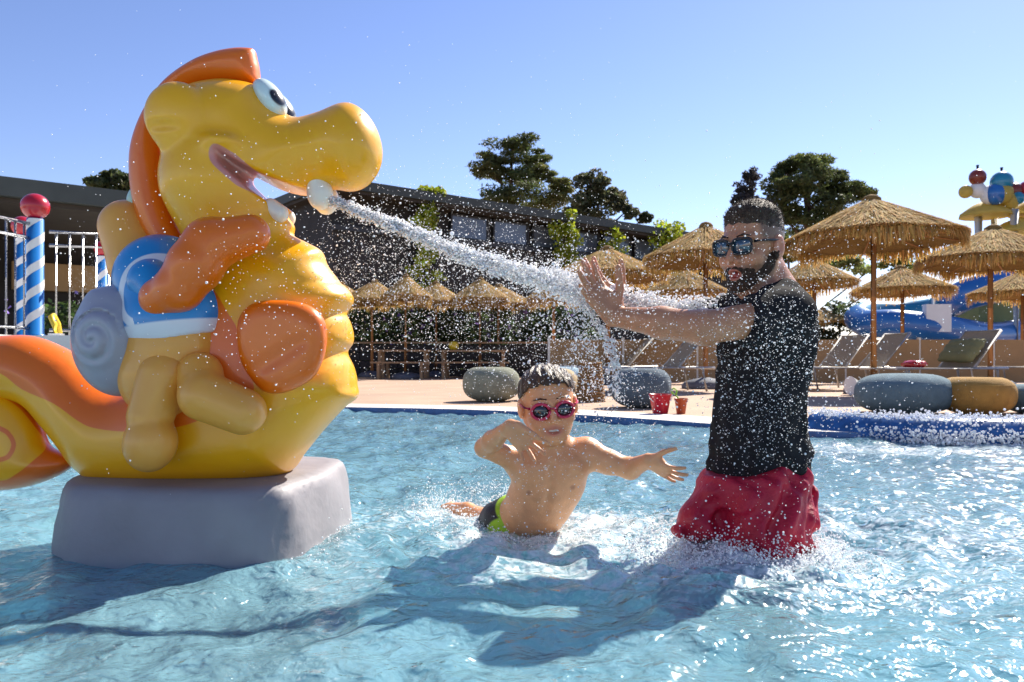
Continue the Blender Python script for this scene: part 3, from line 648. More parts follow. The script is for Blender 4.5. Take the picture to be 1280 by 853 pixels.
# blue bubbling overflow kerb at the right
kp=[(1030,545),(1090,550),(1160,554),(1230,556),(1330,558)]
K=catmull([((x-640)/FPX*(HC*FPX/(y-HY)),HC*FPX/(y-HY)+.12,.0) for x,y in kp],7)
root=empty('overflow_kerb',tuple(K[0]),0,'rounded blue mosaic kerb frothing with overflow water','kerb')
mb=MB(); V=[];nk=len(K); pr=[(-.16,-.3),(-.15,.06),(-.09,.135),(0,.155),(.10,.14),(.2,.09),(.22,-.02)]
for i in range(nk):
    t=K[min(i+1,nk-1)]-K[max(i-1,0)]; t/=np.linalg.norm(t); nn=np.array([-t[1],t[0],0])
    for a_,z in pr: V.append(K[i]+nn*a_+np.array([0,0,z])-K[0])
F=[(i*7+j,(i+1)*7+j,(i+1)*7+j+1,i*7+j+1) for i in range(nk-1) for j in range(6)]
F+=[tuple(range(6,-1,-1)),tuple(range((nk-1)*7,nk*7))]
mb._add(V,F,True); mb.build('kerb_body',M['tile'],root)
KERB=K

# ------------------------------------------------------------------ implicit surfaces
def surface_nets(F,ax):
    nx,ny,nz=F.shape; ins=F<0
    cnt=np.zeros((nx-1,ny-1,nz-1),np.int8)
    for i in(0,1):
        for j in(0,1):
            for k in(0,1): cnt+=ins[i:nx-1+i,j:ny-1+j,k:nz-1+k]
    act=np.argwhere((cnt>0)&(cnt<8)); 
    if len(act)==0: return np.zeros((0,3)),np.zeros((0,4),int)
    idm=np.full(cnt.shape,-1,np.int32); idm[act[:,0],act[:,1],act[:,2]]=np.arange(len(act))
    acc=np.zeros((len(act),3)); num=np.zeros(len(act))
    C=[(i,j,k) for i in(0,1) for j in(0,1) for k in(0,1)]
    val={c:F[act[:,0]+c[0],act[:,1]+c[1],act[:,2]+c[2]].astype(float) for c in C}
    for c in C:
        for d in range(3):
            if c[d]==0:
                e=list(c); e[d]=1; e=tuple(e); a,b=val[c],val[e]; mk=(a<0)!=(b<0)
                t=np.where(mk,a/(a-b+1e-12),0); q=np.array(c,float)[None].repeat(len(act),0); q[:,d]=t
                acc+=q*mk[:,None]; num+=mk
    P=acc/num[:,None]; V=np.empty_like(P)
    for d in range(3):
        g=ax[d]; i=act[:,d]; V[:,d]=g[i]+(g[i+1]-g[i])*P[:,d]
    Q=[]
    for d in range(3):
        o1,o2=[(1,2),(2,0),(0,1)][d]
        sl0=[slice(None)]*3; sl1=[slice(None)]*3; sl0[d]=slice(0,-1); sl1[d]=slice(1,None)
        A_,B_=ins[tuple(sl0)],ins[tuple(sl1)]; e=np.argwhere(A_!=B_)
        e=e[(e[:,o1]>0)&(e[:,o2]>0)&(e[:,o1]<F.shape[o1]-1)&(e[:,o2]<F.shape[o2]-1)]
        if len(e)==0: continue
        def cid(a,b):
            f=e.copy(); f[:,o1]-=a; f[:,o2]-=b; return idm[f[:,0],f[:,1],f[:,2]]
        q=np.stack([cid(1,1),cid(0,1),cid(0,0),cid(1,0)],1); fl=~A_[e[:,0],e[:,1],e[:,2]]; q[fl]=q[fl][:,::-1]; Q.append(q)
    return V,np.concatenate(Q)
def lap(V,F,it=2,lam=.5):
    n=len(V); e=np.concatenate([F[:,[0,1]],F[:,[1,2]],F[:,[2,3]],F[:,[3,0]]]); deg=np.bincount(e.ravel(),minlength=n).astype(float)
    for s in range(it):
        acc=np.stack([np.bincount(e[:,0],V[e[:,1],k],n)+np.bincount(e[:,1],V[e[:,0],k],n) for k in range(3)],1); V=V+(acc/np.maximum(deg,1)[:,None]-V)*lam
    return V
def cone(a,b,r1,r2,k=.02,op='+'): return('c',np.array(a,float),np.array(b,float),r1,r2,k,op)
def ell(c,r,k=.02,op='+',R=None): return('e',np.array(c,float),np.array(r,float),np.eye(3) if R is None else np.array(R,float),None,k,op)
def prim_eval(p,X,Y,Z):
    if p[0]=='c':
        a,b=p[1],p[2]; d=b-a; L2=max(d@d,1e-12)
        x,y,z=X-a[0],Y-a[1],Z-a[2]; t=np.clip((x*d[0]+y*d[1]+z*d[2])/L2,0,1)
        return np.sqrt((x-t*d[0])**2+(y-t*d[1])**2+(z-t*d[2])**2)-(p[3]+(p[4]-p[3])*t)
    c,r,R=p[1],p[2],p[3]; x,y,z=X-c[0],Y-c[1],Z-c[2]
    u=(R[0,0]*x+R[0,1]*y+R[0,2]*z);v=(R[1,0]*x+R[1,1]*y+R[1,2]*z);w_=(R[2,0]*x+R[2,1]*y+R[2,2]*z)
    k0=np.sqrt((u/r[0])**2+(v/r[1])**2+(w_/r[2])**2); k1=np.sqrt((u/r[0]**2)**2+(v/r[1]**2)**2+(w_/r[2]**2)**2)
    return k0*(k0-1)/(k1+1e-9)
def eval_prims(prims,ax,pad=.02,F=None,infl=0.):
    if F is None: F=np.full([len(a) for a in ax],.5,np.float32)
    for p in prims:
        k=p[5]; q=pad+k
        if p[0]=='c': lo=np.minimum(p[1]-p[3],p[2]-p[4])-q; hi=np.maximum(p[1]+p[3],p[2]+p[4])+q
        else:
            e=np.abs(p[3].T)@p[2]; lo,hi=p[1]-e-q,p[1]+e+q
        sl=[slice(max(0,np.searchsorted(ax[d],lo[d])-1),np.searchsorted(ax[d],hi[d])+1) for d in range(3)]
        if any(s.stop<=s.start for s in sl): continue
        X=ax[0][sl[0]][:,None,None];Y=ax[1][sl[1]][None,:,None];Z=ax[2][sl[2]][None,None,:]
        f=prim_eval(p,X,Y,Z)-(infl if p[6]=='+' else 0); g=F[tuple(sl)]
        if p[6]=='+': h=np.maximum(k-np.abs(f-g),0)/k; F[tuple(sl)]=np.minimum(f,g)-h*h*k*.25
        else: h=np.maximum(k-np.abs(-f-g),0)/k; F[tuple(sl)]=np.maximum(-f,g)+h*h*k*.25
    return F
def axes(lo,hi,res): return [np.arange(lo[d],hi[d]+res,res) for d in range(3)]
def sdf_mesh(prims,lo,hi,res,post=None,sm=1,infl=0.):
    ax=axes(lo,hi,res); F=eval_prims(prims,ax,pad=max(.02,3*res)+abs(infl),infl=infl)
    if post: F=post(F,ax[0][:,None,None],ax[1][None,:,None],ax[2][None,None,:])
    V,Q=surface_nets(F,ax); return (lap(V,Q,sm) if sm else V),Q
def obj_np(name,V,Q,m,parent,col=None,origin=None):
    if origin is not None: V=V-np.array(origin)
    me=np_mesh(name,V,Q); 
    if col is not None: set_col(me,col)
    return obj(name,me,m,parent)
# ------------------------------------------------------------------ the seahorse fountain (modelled in photo-pixel units at depth Y0 and scaled)
SY0=2.28; SM=SY0/FPX
def sp(u,v,d=0.0):                          # pixel units -> world metres (d in px, away from camera)
    Yd=SY0+d*SM; return np.array([(u-640)/FPX*Yd,Yd,HC+(HY-v)/FPX*Yd])
S_ORG=np.array([-.86,2.32,0.0])
sea=empty('seahorse_fountain',tuple(S_ORG),0,'giant yellow and orange seahorse fountain with a rider on a grey plinth','statue')
def paint(name,c1,c2=None,c3=None,rough=.32):
    """fibreglass paint: c1 base, c2 where Mask.r>0, c3 where Mask.g>0 (signed distances in px)"""
    m,t=nodes(name); out=N(t,'ShaderNodeOutputMaterial'); p=N(t,'ShaderNodeBsdfPrincipled'); L(t,p.outputs[0],out.inputs[0])
    tc=N(t,'ShaderNodeTexCoord'); nz=N(t,'ShaderNodeTexNoise'); nz.inputs['Scale'].default_value=5; nz.inputs['Detail'].default_value=5; L(t,tc.outputs['Object'],nz.inputs['Vector'])
    at=N(t,'ShaderNodeAttribute'); at.attribute_name='Mask'; sx=N(t,'ShaderNodeSeparateColor'); L(t,at.outputs['Color'],sx.inputs[0])
    cur=None; rgb=N(t,'ShaderNodeRGB'); rgb.outputs[0].default_value=(*c1,1); cur=rgb.outputs[0]
    for ch,c in ((0,c2),(1,c3)):
        if c is None: continue
        r=N(t,'ShaderNodeMapRange'); r.inputs['From Min'].default_value=-.5; r.inputs['From Max'].default_value=.7; L(t,sx.outputs[ch],r.inputs[0])
        mx=N(t,'ShaderNodeMix',data_type='RGBA'); L(t,r.outputs[0],mx.inputs[0]); L(t,cur,mx.inputs[6]); mx.inputs[7].default_value=(*c,1); cur=mx.outputs[2]
    mr=N(t,'ShaderNodeMapRange'); mr.inputs['To Min'].default_value=.9; mr.inputs['To Max'].default_value=1.06; L(t,nz.outputs[0],mr.inputs[0])
    sc=N(t,'ShaderNodeVectorMath',operation='SCALE'); L(t,cur,sc.inputs[0]); L(t,mr.outputs[0],sc.inputs['Scale']); L(t,sc.outputs[0],p.inputs['Base Color'])
    n2=N(t,'ShaderNodeTexNoise'); n2.inputs['Scale'].default_value=14; n2.inputs['Detail'].default_value=8; L(t,tc.outputs['Object'],n2.inputs['Vector'])
    r2=N(t,'ShaderNodeMapRange'); r2.inputs['To Min'].default_value=rough-.1; r2.inputs['To Max'].default_value=rough+.14; L(t,n2.outputs[0],r2.inputs[0]); L(t,r2.outputs[0],p.inputs['Roughness'])
    n3=N(t,'ShaderNodeTexNoise'); n3.inputs['Scale'].default_value=22; L(t,tc.outputs['Object'],n3.inputs['Vector']); b=N(t,'ShaderNodeBump'); b.inputs['Strength'].default_value=.06; b.inputs['Distance'].default_value=.02; L(t,n3.outputs[0],b.inputs['Height']); L(t,b.outputs[0],p.inputs['Normal'])
    p.inputs['Coat Weight'].default_value=.35; p.inputs['Coat Roughness'].default_value=.1
    return m
YEL=(.92,.43,.0015); ORG=(.82,.16,.002); PINK=(.62,.25,.20); TAN=(.80,.36,.05)
M['sea']=paint('seahorse_paint',YEL,ORG,PINK); M['orange']=paint('orange_paint',ORG); M['tan']=paint('rider_tan_paint',TAN,rough=.45)
M['shirt_p']=paint('rider_shirt_paint',(.01,.24,.56),(.72,.74,.76)); M['shell']=paint('shell_grey_paint',(.36,.36,.41),rough=.5); M['pw']=paint('cream_paint',(.82,.77,.64)); M['eyew']=paint('eye_paint',(.62,.74,.72),(.008,.008,.008),rough=.2); M['mint']=paint('mint_paint',(.45,.62,.50))
def sd_poly(P,U,Vv):
    """signed distance, positive inside"""
    P=np.asarray(P); d2=np.full(U.shape,1e12); ins=np.zeros(U.shape,bool); n=len(P)
    for i in range(n):
        a=P[i]; b=P[(i+1)%n]; e=b-a; wx=U-a[0]; wy=Vv-a[1]; t=np.clip((wx*e[0]+wy*e[1])/(e@e+1e-12),0,1)
        d2=np.minimum(d2,(wx-t*e[0])**2+(wy-t*e[1])**2)
        c=((a[1]>Vv)!=(b[1]>Vv))&(U<(b[0]-a[0])*(Vv-a[1])/(b[1]-a[1]+1e-12)+a[0]); ins^=c
    return np.where(ins,1,-1)*np.sqrt(d2)
def blur2(A,k):
    ker=np.exp(-np.linspace(-2,2,2*k+1)**2); ker/=ker.sum()
    P=np.pad(A,k,mode='edge'); P=np.apply_along_axis(lambda r:np.convolve(r,ker,'valid'),0,P); return np.apply_along_axis(lambda r:np.convolve(r,ker,'valid'),1,P)
def puff(poly,T,R,res,d0=0.0,Tmap=None,extra=None,sm=2,blur=2):
    P=np.asarray(poly); lo=P.min(0)-8; hi=P.max(0)+8; us=np.arange(lo[0],hi[0],res); vs=np.arange(lo[1],hi[1],res)
    Tm=max(T if Tmap is None else max(t[2] for t in Tmap),T)+10; ds=np.arange(-Tm,Tm+res,res)
    U,Vv=np.meshgrid(us,vs,indexing='ij'); D=blur2(sd_poly(P,U,Vv),blur)
    if Tmap is None: TT=np.full(U.shape,float(T))
    else:
        wsum=np.zeros(U.shape); TT=np.zeros(U.shape)
        for (x,y,t_,s_) in Tmap: g=np.exp(-((U-x)**2+(Vv-y)**2)/(2*s_*s_))+1e-9; wsum+=g; TT+=g*t_
        TT/=wsum; TT=blur2(TT,3)
    RR=np.minimum(R,TT*1.15)
    q=np.clip(1-D/RR,0,None); F=(np.sqrt(q[:,:,None]**2+(ds[None,None,:]/TT[:,:,None])**2)-1)*np.minimum(RR,TT)[:,:,None]
    F=F.astype(np.float32)
    if extra: F=extra(F,[us,vs,ds])
    V,Q=surface_nets(F,[us,vs,ds]); V=lap(V,Q,sm); V[:,2]+=d0
    return V,Q
def sea_obj(name,V,Q,m,mask=None,parent=sea,flip=True,persp=True):
    Wp=np.stack([(V[:,0]-640)*SM,SY0+V[:,2]*SM,HC+(HY-V[:,1])*SM],1)
    if persp is not True: Wp=np.stack([(V[:,0]-640)/FPX*(SY0+persp*SM),SY0+V[:,2]*SM,HC+(HY-V[:,1])/FPX*(SY0+persp*SM)],1)
    me=np_mesh(name,Wp-S_ORG,Q[:,::-1] if flip else Q)
    if mask is not None: set_col(me,mask,'Mask')
    else: set_col(me,np.full((len(V),3),-9.),'Mask')
    return obj(name,me,m,parent)
body_poly=catmull([(326,110),(338,120),(352,138),(372,149),(400,142),(430,133),(446,138),(462,160),(473,186),(471,208),(458,228),(440,237),(420,236),(404,240),(392,244),
 (398,256),(385,262),(362,268),(368,284),(366,294),(385,304),(402,314),(408,330),(420,346),(438,366),(441,377),(433,392),(437,402),(441,418),(440,430),(434,442),(441,458),(446,480),(446,497),(430,510),(404,538),(378,570),(362,590),(320,603),(250,608),(180,608),(130,604),(100,585),(82,562),(58,534),(30,506),(-10,500),(-60,505),(-110,520),(-140,500),(-120,450),(-60,425),(0,420),(45,421),(96,444),(125,468),(160,485),(200,470),(225,430),(240,390),(244,350),(238,315),(224,270),(216,235),(212,195),(211,160),(218,132),(235,115),(260,106),(292,103)],5,True)
mouth=catmull([(299,208),(312,214),(335,226),(360,235),(392,244),(410,250),(396,262),(366,262),(350,262),(342,257),(326,245),(309,230),(298,218)],4,True)
def sea_extra(F,ax):
    U,Vv=np.meshgrid(ax[0],ax[1],indexing='ij'); 
    pr=[ell((246,163,-58),(38,40,26),5),cone((222,180,-76),(262,182,-86),4,3,6,'-'),
        ell((300,196,-60),(22,8,24),12,'+'),ell((270,235,-34),(45,40,44),40),ell((440,185,-6),(30,42,44),24)]
    F=eval_prims(pr,ax,pad=8,F=F)
    dm=sd_poly(mouth,U,Vv); g=-(-dm)  # positive inside mouth
    k=7.0; f=-dm[:,:,None]+0*ax[2][None,None,:]; h=np.maximum(k-np.abs(-f-F),0)/k
    F=np.maximum(-f,F)+h*h*k*.25
    # belly plates: shallow grooves between the ridges
    for (ya,yb) in ((352,312),(392,345),(440,395),(486,440)):
        line=(Vv-(ya+(yb-ya)*0))+ (U-430)*(.20); gr=np.exp(-(line/5.)**2)*np.clip((U-330)/70,0,1)*(U>300)
        F=F+(1.3*gr)[:,:,None]
    return F.astype(np.float32)
Tmap=[(260,180,72,60),(420,190,50,45),(340,190,62,40),(350,275,48,30),(300,330,66,50),(330,450,84,70),(240,540,82,60),(130,540,62,40),(60,480,48,40),(-60,470,42,60),(400,400,66,40)]
V,Q=puff(body_poly,80,62,2.4,Tmap=Tmap,extra=sea_extra,sm=3)
orange_poly=np.array([(-160,380),(45,400),(110,440),(150,470),(200,430),(222,380),(215,300),(237,308),(252,340),(268,362),(284,390),(297,413),(301,450),(318,486),(290,506),(263,520),(223,534),(165,540),(120,536),(98,527),(67,505),(27,487),(0,467),(-40,458),(-160,470)],float)
UA=lambda V:(640+(V[:,0]-640)*SY0/(SY0+V[:,2]*SM),HY+(V[:,1]-HY)*SY0/(SY0+V[:,2]*SM))
mo=sd_poly(catmull(orange_poly,4,True),*UA(V)); dm=sd_poly(mouth,V[:,0],V[:,1])
mp_=np.where(V[:,0]<352,6+dm-np.clip((V[:,0]-318)*.30,0,14),-9)
sea_obj('body',V,Q,M['sea'],np.stack([mo,mp_,0*mo],1))
# tail coil
coil=catmull([(60,556),(78,566),(95,574),(82,590),(45,606),(0,613),(-50,611),(-100,590),(-122,545),(-105,500),(-60,480),(0,486),(30,504),(50,532)],6,True)
V,Q=puff(coil,34,40,2.6,d0=-2,sm=3)
ua,va=UA(V); yp=catmull([(58,557),(42,532),(22,509),(0,497),(-40,489),(-85,500),(-105,535),(-90,575),(-50,597),(0,601),(18,594),(40,577)],5,True)
ln_=catmull([(-12,578),(0,575),(11,570),(17,556),(11,543),(0,536),(-20,532),(-45,540),(-58,560),(-48,582),(-30,590)],6); dl=np.min(np.hypot(ua[:,None]-ln_[None,:,0],va[:,None]-ln_[None,:,1]),1)
m1=np.maximum(-sd_poly(yp,ua,va),3.2-dl)
sea_obj('tail_coil',V,Q,M['sea'],np.stack([m1,0*m1-9,0*m1],1))
# crest
crest=np.concatenate([np.array([(326,108),(324,85),(319,62)]),catmull([(319,62),(298,61),(270,66),(240,78),(206,103),(181,139),(166,178),(163,215),(168,255),(182,296),(203,328),(228,350)],5)[1:],catmull([(246,346),(236,312),(218,275),(206,235),(202,195),(205,150),(222,122),(255,106),(295,104)],5)])
V,Q=puff(crest,24,26,2.2,sm=2,blur=1); sea_obj('crest',V,Q,M['orange'])
# pectoral fin
fin=catmull([(300,420),(304,396),(320,380),(350,376),(385,381),(405,396),(411,420),(406,450),(392,474),(362,490),(335,490),(315,470),(304,448)],6,True)
def fin_x(F,ax): return eval_prims([cone((330,462,-26),(385,428,-26),7,6,10,'-')],ax,pad=6,F=F)
V,Q=puff(fin,19,24,2.2,d0=-84,extra=fin_x,sm=3); sea_obj('pectoral_fin',V,Q,M['orange'],persp=-75)
# px-unit SDF part
def sea_sdf(name,prims,m,lo,hi,res=2.4,persp=-50,sm=2,mask=None,post=None,parent=sea):
    ax=axes(lo,hi,res); F=eval_prims(prims,ax,pad=9)
    if post: F=post(F,ax[0][:,None,None],ax[1][None,:,None],ax[2][None,None,:])
    V,Q=surface_nets(F,ax); V=lap(V,Q,sm); return sea_obj(name,V,Q,m,mask(V) if mask else None,persp=persp,parent=parent)
def Rt(a): c,s=math.cos(a),math.sin(a); return np.array([[c,s,0],[-s,c,0],[0,0,1]])
# eye with pupil, teeth
for dd_,nm in ((-22,'eye'),(22,'eye')):
    sea_sdf(nm,[ell((344,131,dd_),(14,26,20),4,R=Rt(-.62))],M['eyew'],(310,90,dd_-30),(380,170,dd_+30),1.6,persp=0,mask=lambda V,dd_=dd_:np.stack([1-np.maximum(np.abs((V[:,0]-357)*.84+(V[:,1]-134)*-.54)/6,np.hypot((V[:,0]-357)*.84-(V[:,1]-134)*.54,((V[:,0]-357)*.54+(V[:,1]-134)*.84)*.55)/6)]*1+[0*V[:,0]-9,0*V[:,0]],1)*np.array([4,1,1]))
for dd_ in (-16,16):
    sea_sdf('tooth',[cone((399,232,dd_),(404,254,dd_),11,10,4),ell((404,246,dd_),(13,15,11),6)],M['pw'],(375,210,dd_-22),(430,275,dd_+22),1.8,persp=0)
    sea_sdf('tooth',[cone((346,264,dd_-10),(356,272,dd_-10),9,10,4)],M['pw'],(325,245,dd_-30),(375,292,dd_+18),1.8,persp=0)
# rider
sea_sdf('rider_head',[cone((152,282,14),(176,330,0),25,28,14),cone((176,330,0),(200,380,-10),28,34,14)],M['tan'],(110,240,-70),(250,430,70),persp=0)
sea_sdf('rider_cap',[ell((166,246,16),(11,18,16),4,R=Rt(.3))],M['mint'],(145,220,-20),(190,275,50),2,persp=0)
sea_sdf('rider_torso',[ell((222,440,-62),(42,60,40),20,R=Rt(.25)),ell((214,470,-66),(40,40,36),20)],M['tan'],(150,350,-125),(290,530,0))
def shirt_mask(V):
    u,v=V[:,0],V[:,1]
    a=3.5-np.abs(v-(412-(u-225)*.30)+0)*.55; hem=np.where(v>409-(u-225)*.14,4,-4)
    arc=4.5-np.abs(np.hypot((u-212),(v-368)*1.0)-42)*.8; arc=np.where((v<385)|(u<200),arc,-9)
    return np.stack([np.maximum(np.where(v>402-(u-225)*.12,5.-np.abs(v-(416-(u-225)*.12))*.5,-9),arc),0*u-9,0*u],1)
sea_sdf('rider_shirt',[cone((192,348,-26),(226,398,-58),44,46,20),ell((222,405,-62),(47,40,46),16,R=Rt(.15)),ell((200,330,-24),(34,26,30),14)],M['shirt_p'],(120,280,-125),(300,470,50),2.2,mask=shirt_mask,post=lambda F,X,Y,Z:np.maximum(F,(Y-(428-(X-225)*.22))*.9))
sea_sdf('rider_sleeve',[cone((190,352,-80),(214,378,-92),24,20,8)],paint('rider_sleeve_paint',(.01,.24,.56)),(150,310,-130),(260,420,-40),2.2,persp=-80)
sea_sdf('rider_arm',[cone((206,374,-104),(232,362,-112),18,19,12),cone((232,362,-112),(252,334,-112),20,22,14),cone((252,334,-112),(268,305,-104),24,22,14),cone((266,308,-104),(312,292,-92),23,15,14)],M['orange'],(175,255,-160),(345,405,-50),2.2,persp=-95)
sea_sdf('rider_leg',[cone((204,470,-96),(192,520,-108),26,21,10),ell((194,552,-112),(27,32,26),8,R=Rt(.15))],M['tan'],(150,420,-160),(250,605,-55),2.2,persp=-100)
sea_sdf('rider_leg',[cone((248,468,-96),(262,496,-116),22,21,10),cone((262,494,-116),(308,514,-112),23,21,12)],M['tan'],(215,425,-165),(350,555,-60),2.2,persp=-100)
def shell_post(F,X,Y,Z):
    a=np.arctan2(Y-425,X-146); r=np.hypot(X-146,(Y-425)*.85); g=np.abs(((r/17-a/6.2832)%1)-.5)
    return F+np.where(r<30,1.3*np.exp(-((g-.5)/.2)**2),0)*(Z<-40)
sea_sdf('rider_shell',[ell((150,428,-64),(46,60,38),12,R=Rt(-.12)),ell((146,424,-92),(24,28,18),16),cone((150,374,-54),(136,386,-60),14,22,12)],M['shell'],(85,340,-130),(215,505,-10),2.2,persp=-60,post=shell_post)
# plinth: rounded block lofted from the water up
plan=catmull([(-1.243,2.18),(-1.13,2.02),(-.93,1.955),(-.72,1.945),(-.585,1.985),(-.53,2.12),(-.505,2.45),(-.55,2.66),(-.72,2.72),(-1.05,2.72),(-1.2,2.62),(-1.26,2.4)],6,True)
cen=plan.mean(0); prof=[(-.75,1.10),(-.1,1.02),(.0,1.0),(.06,.985),(.12,.965),(.15,.95),(.170,.93),(.182,.895),(.185,.80),(.185,.3)]
V=[];n=len(plan)
for z,k in prof:
    for i,p in enumerate(plan): 
        w_=1+.012*math.sin(i*.9+z*20)+.008*math.sin(i*2.3-z*31); q=cen+(p-cen)*k*w_; V.append((q[0]-S_ORG[0],q[1]-S_ORG[1],z))
F=[(j*n+i,j*n+(i+1)%n,(j+1)*n+(i+1)%n,(j+1)*n+i) for j in range(len(prof)-1) for i in range(n)]+[tuple(range((len(prof)-1)*n,len(prof)*n))]
mb=MB(); mb._add(V,F,True); mb.build('plinth',mat('plinth_grey_render',(.25,.235,.25),.55,.12,5,.12,28,dirt=((.18,.17,.18),4,.5)),sea)
# ------------------------------------------------------------------ people
def unit(v): v=np.array(v,float); return v/np.linalg.norm(v)
class Head:
    """head in canonical axes: f forward, l to the person's left, u up; origin between the ears"""
    def __init__(s,o,f,up,S): 
        s.o=np.array(o,float); s.f=unit(f); s.l=unit(np.cross(up,s.f)); s.u=np.cross(s.f,s.l); s.S=np.array(S,float); s.R=np.stack([s.f,s.l,s.u]); s.m=float(np.mean(s.S))
    def p(s,a): return s.o+(np.array(a,float)*s.S)@s.R
    def e(s,c,r,k=.01,op='+',rot=None): 
        R=s.R if rot is None else np.array(rot)@s.R
        return ell(s.p(c),np.array(r)*s.S,k*s.m,op,R)
    def c(s,a,b,r1,r2,k=.01,op='+'): return cone(s.p(a),s.p(b),r1*s.m,r2*s.m,k*s.m,op)
    def inv(s,X,Y,Z):
        x,y,z=X-s.o[0],Y-s.o[1],Z-s.o[2]
        return [(s.R[i,0]*x+s.R[i,1]*y+s.R[i,2]*z)/s.S[i] for i in range(3)]
def head_prims(h,child=False,mouth='o'):
    P=[h.e((-.012,0,.045),(.099,.077,.088),.02),h.e((.028,0,-.022),(.066,.064,.088),.03),h.e((.055,0,-.062),(.042,.045,.050),.025),
       h.e((.072,0,-.100),(.022,.024,.018),.02)]
    for s in(-1,1):
        P+=[h.c((.0,s*.058,-.045),(.062,s*.022,-.102),.016 if not child else .018,.015,.03),h.e((.062,s*.042,-.028),(.028,.026,.030 if child else .026),.02),
            h.c((.088,s*.012,.030),(.076,s*.052,.028),.010,.008,.016),h.e((.100,s*.033,.004),(.016,.019,.014),.014,'-'),h.e((.078,s*.032,.004),(.014,.016,.013),.004)]
        P+=[h.e((-.006,s*.080,-.004),(.025,.010,.035),.006,rot=[[math.cos(.25),0,math.sin(.25)],[0,1,0],[-math.sin(.25),0,math.cos(.25)]]),h.e((.0,s*.091,-.000),(.012,.007,.020),.004,'-')]
    nl=.85 if child else 1.
    P+=[h.c((.092,0,.020),(.092+.026*nl,0,-.028),.008,.012,.012),h.e((.098,.014,-.034),(.012,.009,.008),.008),h.e((.098,-.014,-.034),(.012,.009,.008),.008)]
    if mouth=='o':
        P+=[h.e((.096,0,-.060),(.012,.022,.007),.008),h.e((.092,0,-.085),(.012,.020,.008),.008),h.e((.100,0,-.071),(.020,.015,.010),.005,'-')]
    else:
        P+=[h.c((.086,s*.031,-.057),(.097,0,-.062),.0045,.0058,.007) for s in(-1,1)]+[h.c((.084,s*.029,-.061),(.092,0,-.084),.005,.0075,.007) for s in(-1,1)]
        P+=[h.e((.102,0,-.0725),(.020,.022,.0075),.004,'-')]+[h.c((.098,s*.012,-.070),(.092,s*.026,-.062),.006,.0025,.003,'-') for s in(-1,1)]
    return P
def hand_prims(wr,F,T,scale=1.,curl=(.25,.3,.2),spread=.16,thumb=(.9,.35),mirror=1,k=.008,curls=None):
    """wr wrist point, F finger direction, T towards the thumb; palm normal = away from the back"""
    F=unit(F); T=unit(np.array(T)-F*np.dot(T,F)); Pn=np.cross(F,T)*mirror; s=scale
    at=lambda a,b,c:np.array(wr)+(F*a+T*b+Pn*c)*s
    P=[]; off=(.030,.010,-.011,-.031); ln=(.070,.080,.073,.056); kn=(.088,.092,.088,.080); rr=(.0092,.0094,.009,.0078)
    for i in range(4):
        P.append(cone(at(0,off[i]*.55,0),at(kn[i],off[i],-.003),.0165*s,.0118*s,.014*s))
    P.append(ell(at(.045,.002,.004),np.array((.042,.034,.013))*s,.012*s,R=np.stack([F,T,Pn])))
    P.append(ell(at(.035,.026,.010),np.array((.034,.016,.015))*s,.012*s,R=np.stack([F,T,Pn])))
    for i in range(4):
        a=0.; sp_=spread*(1.5-i)*.62; cu=curls[i] if curls else curl; p=at(kn[i],off[i],-.003); r=rr[i]
        for j,fr in enumerate((.46,.30,.24)):
            a+=cu[j]; d=(F*math.cos(sp_)+T*math.sin(sp_))*math.cos(a)+Pn*math.sin(a)
            q=p+d*ln[i]*fr*s; P.append(cone(p,q,r*s*(1-.08*j),r*s*(.92-.09*j),(.006 if j==0 else .003)*s)); p=q
    p=at(.022,.028,.008); a0,a1=thumb
    d=F*math.cos(a0)+T*math.sin(a0)+Pn*.35; d=unit(d); q=p+d*.044*s; P.append(cone(p,q,.0155*s,.0115*s,.01*s))
    d=unit(F*math.cos(a0-a1)+T*math.sin(a0-a1)+Pn*.40); q2=q+d*.033*s; P.append(cone(q,q2,.0112*s,.0100*s,.004*s)); q3=q2+unit(d+F*.15)*.026*s; P.append(cone(q2,q3,.0102*s,.0076*s,.003*s))
    return P
def skin_mat(name): return mat(name,(.5,.3,.2),.42,.10,35,.12,160,attr='Col',sss=.18,spec=.45,rvar=.06)
M['skin_man']=skin_mat('man_skin'); M['skin_boy']=skin_mat('boy_skin')
M['hair_man']=mat('short_dark_hair',(.030,.018,.011),.6,.5,60,.9,330,attr='Col',spec=.35); M['hair_boy']=mat('wet_brown_hair',(.055,.029,.016),.45,.4,50,.8,120,spec=.5,stretch=(1,.3,.3))
M['beard']=mat('beard_hair',(.045,.026,.017),.7,.5,80,.9,420,spec=.3,attr='Col')
M['shirt']=mat('wet_charcoal_shirt',(.020,.020,.022),.85,.35,26,.18,70,spec=.03,rvar=.08)
M['shorts']=mat('red_swim_shorts',(.40,.006,.030),.5,.2,12,.3,60,spec=.4)
M['lens']=mat('mirrored_lens',(.02,.05,.08),.06,.1,3,spec=.9,coat=.8); M['lens_b']=mat('dark_lens',(.012,.012,.014),.07,.1,3,spec=.8,coat=.6)
M['specs']=mat('black_frame_plastic',(.012,.012,.014),.3,.1,5); M['specs_red']=mat('raspberry_frame_plastic',(.50,.02,.075),.35,.06,6)
M['tongue']=mat('mouth_inside',(.30,.05,.045),.4,.1,30); M['teeth']=mat('teeth',(.75,.70,.62),.3,.04,30)
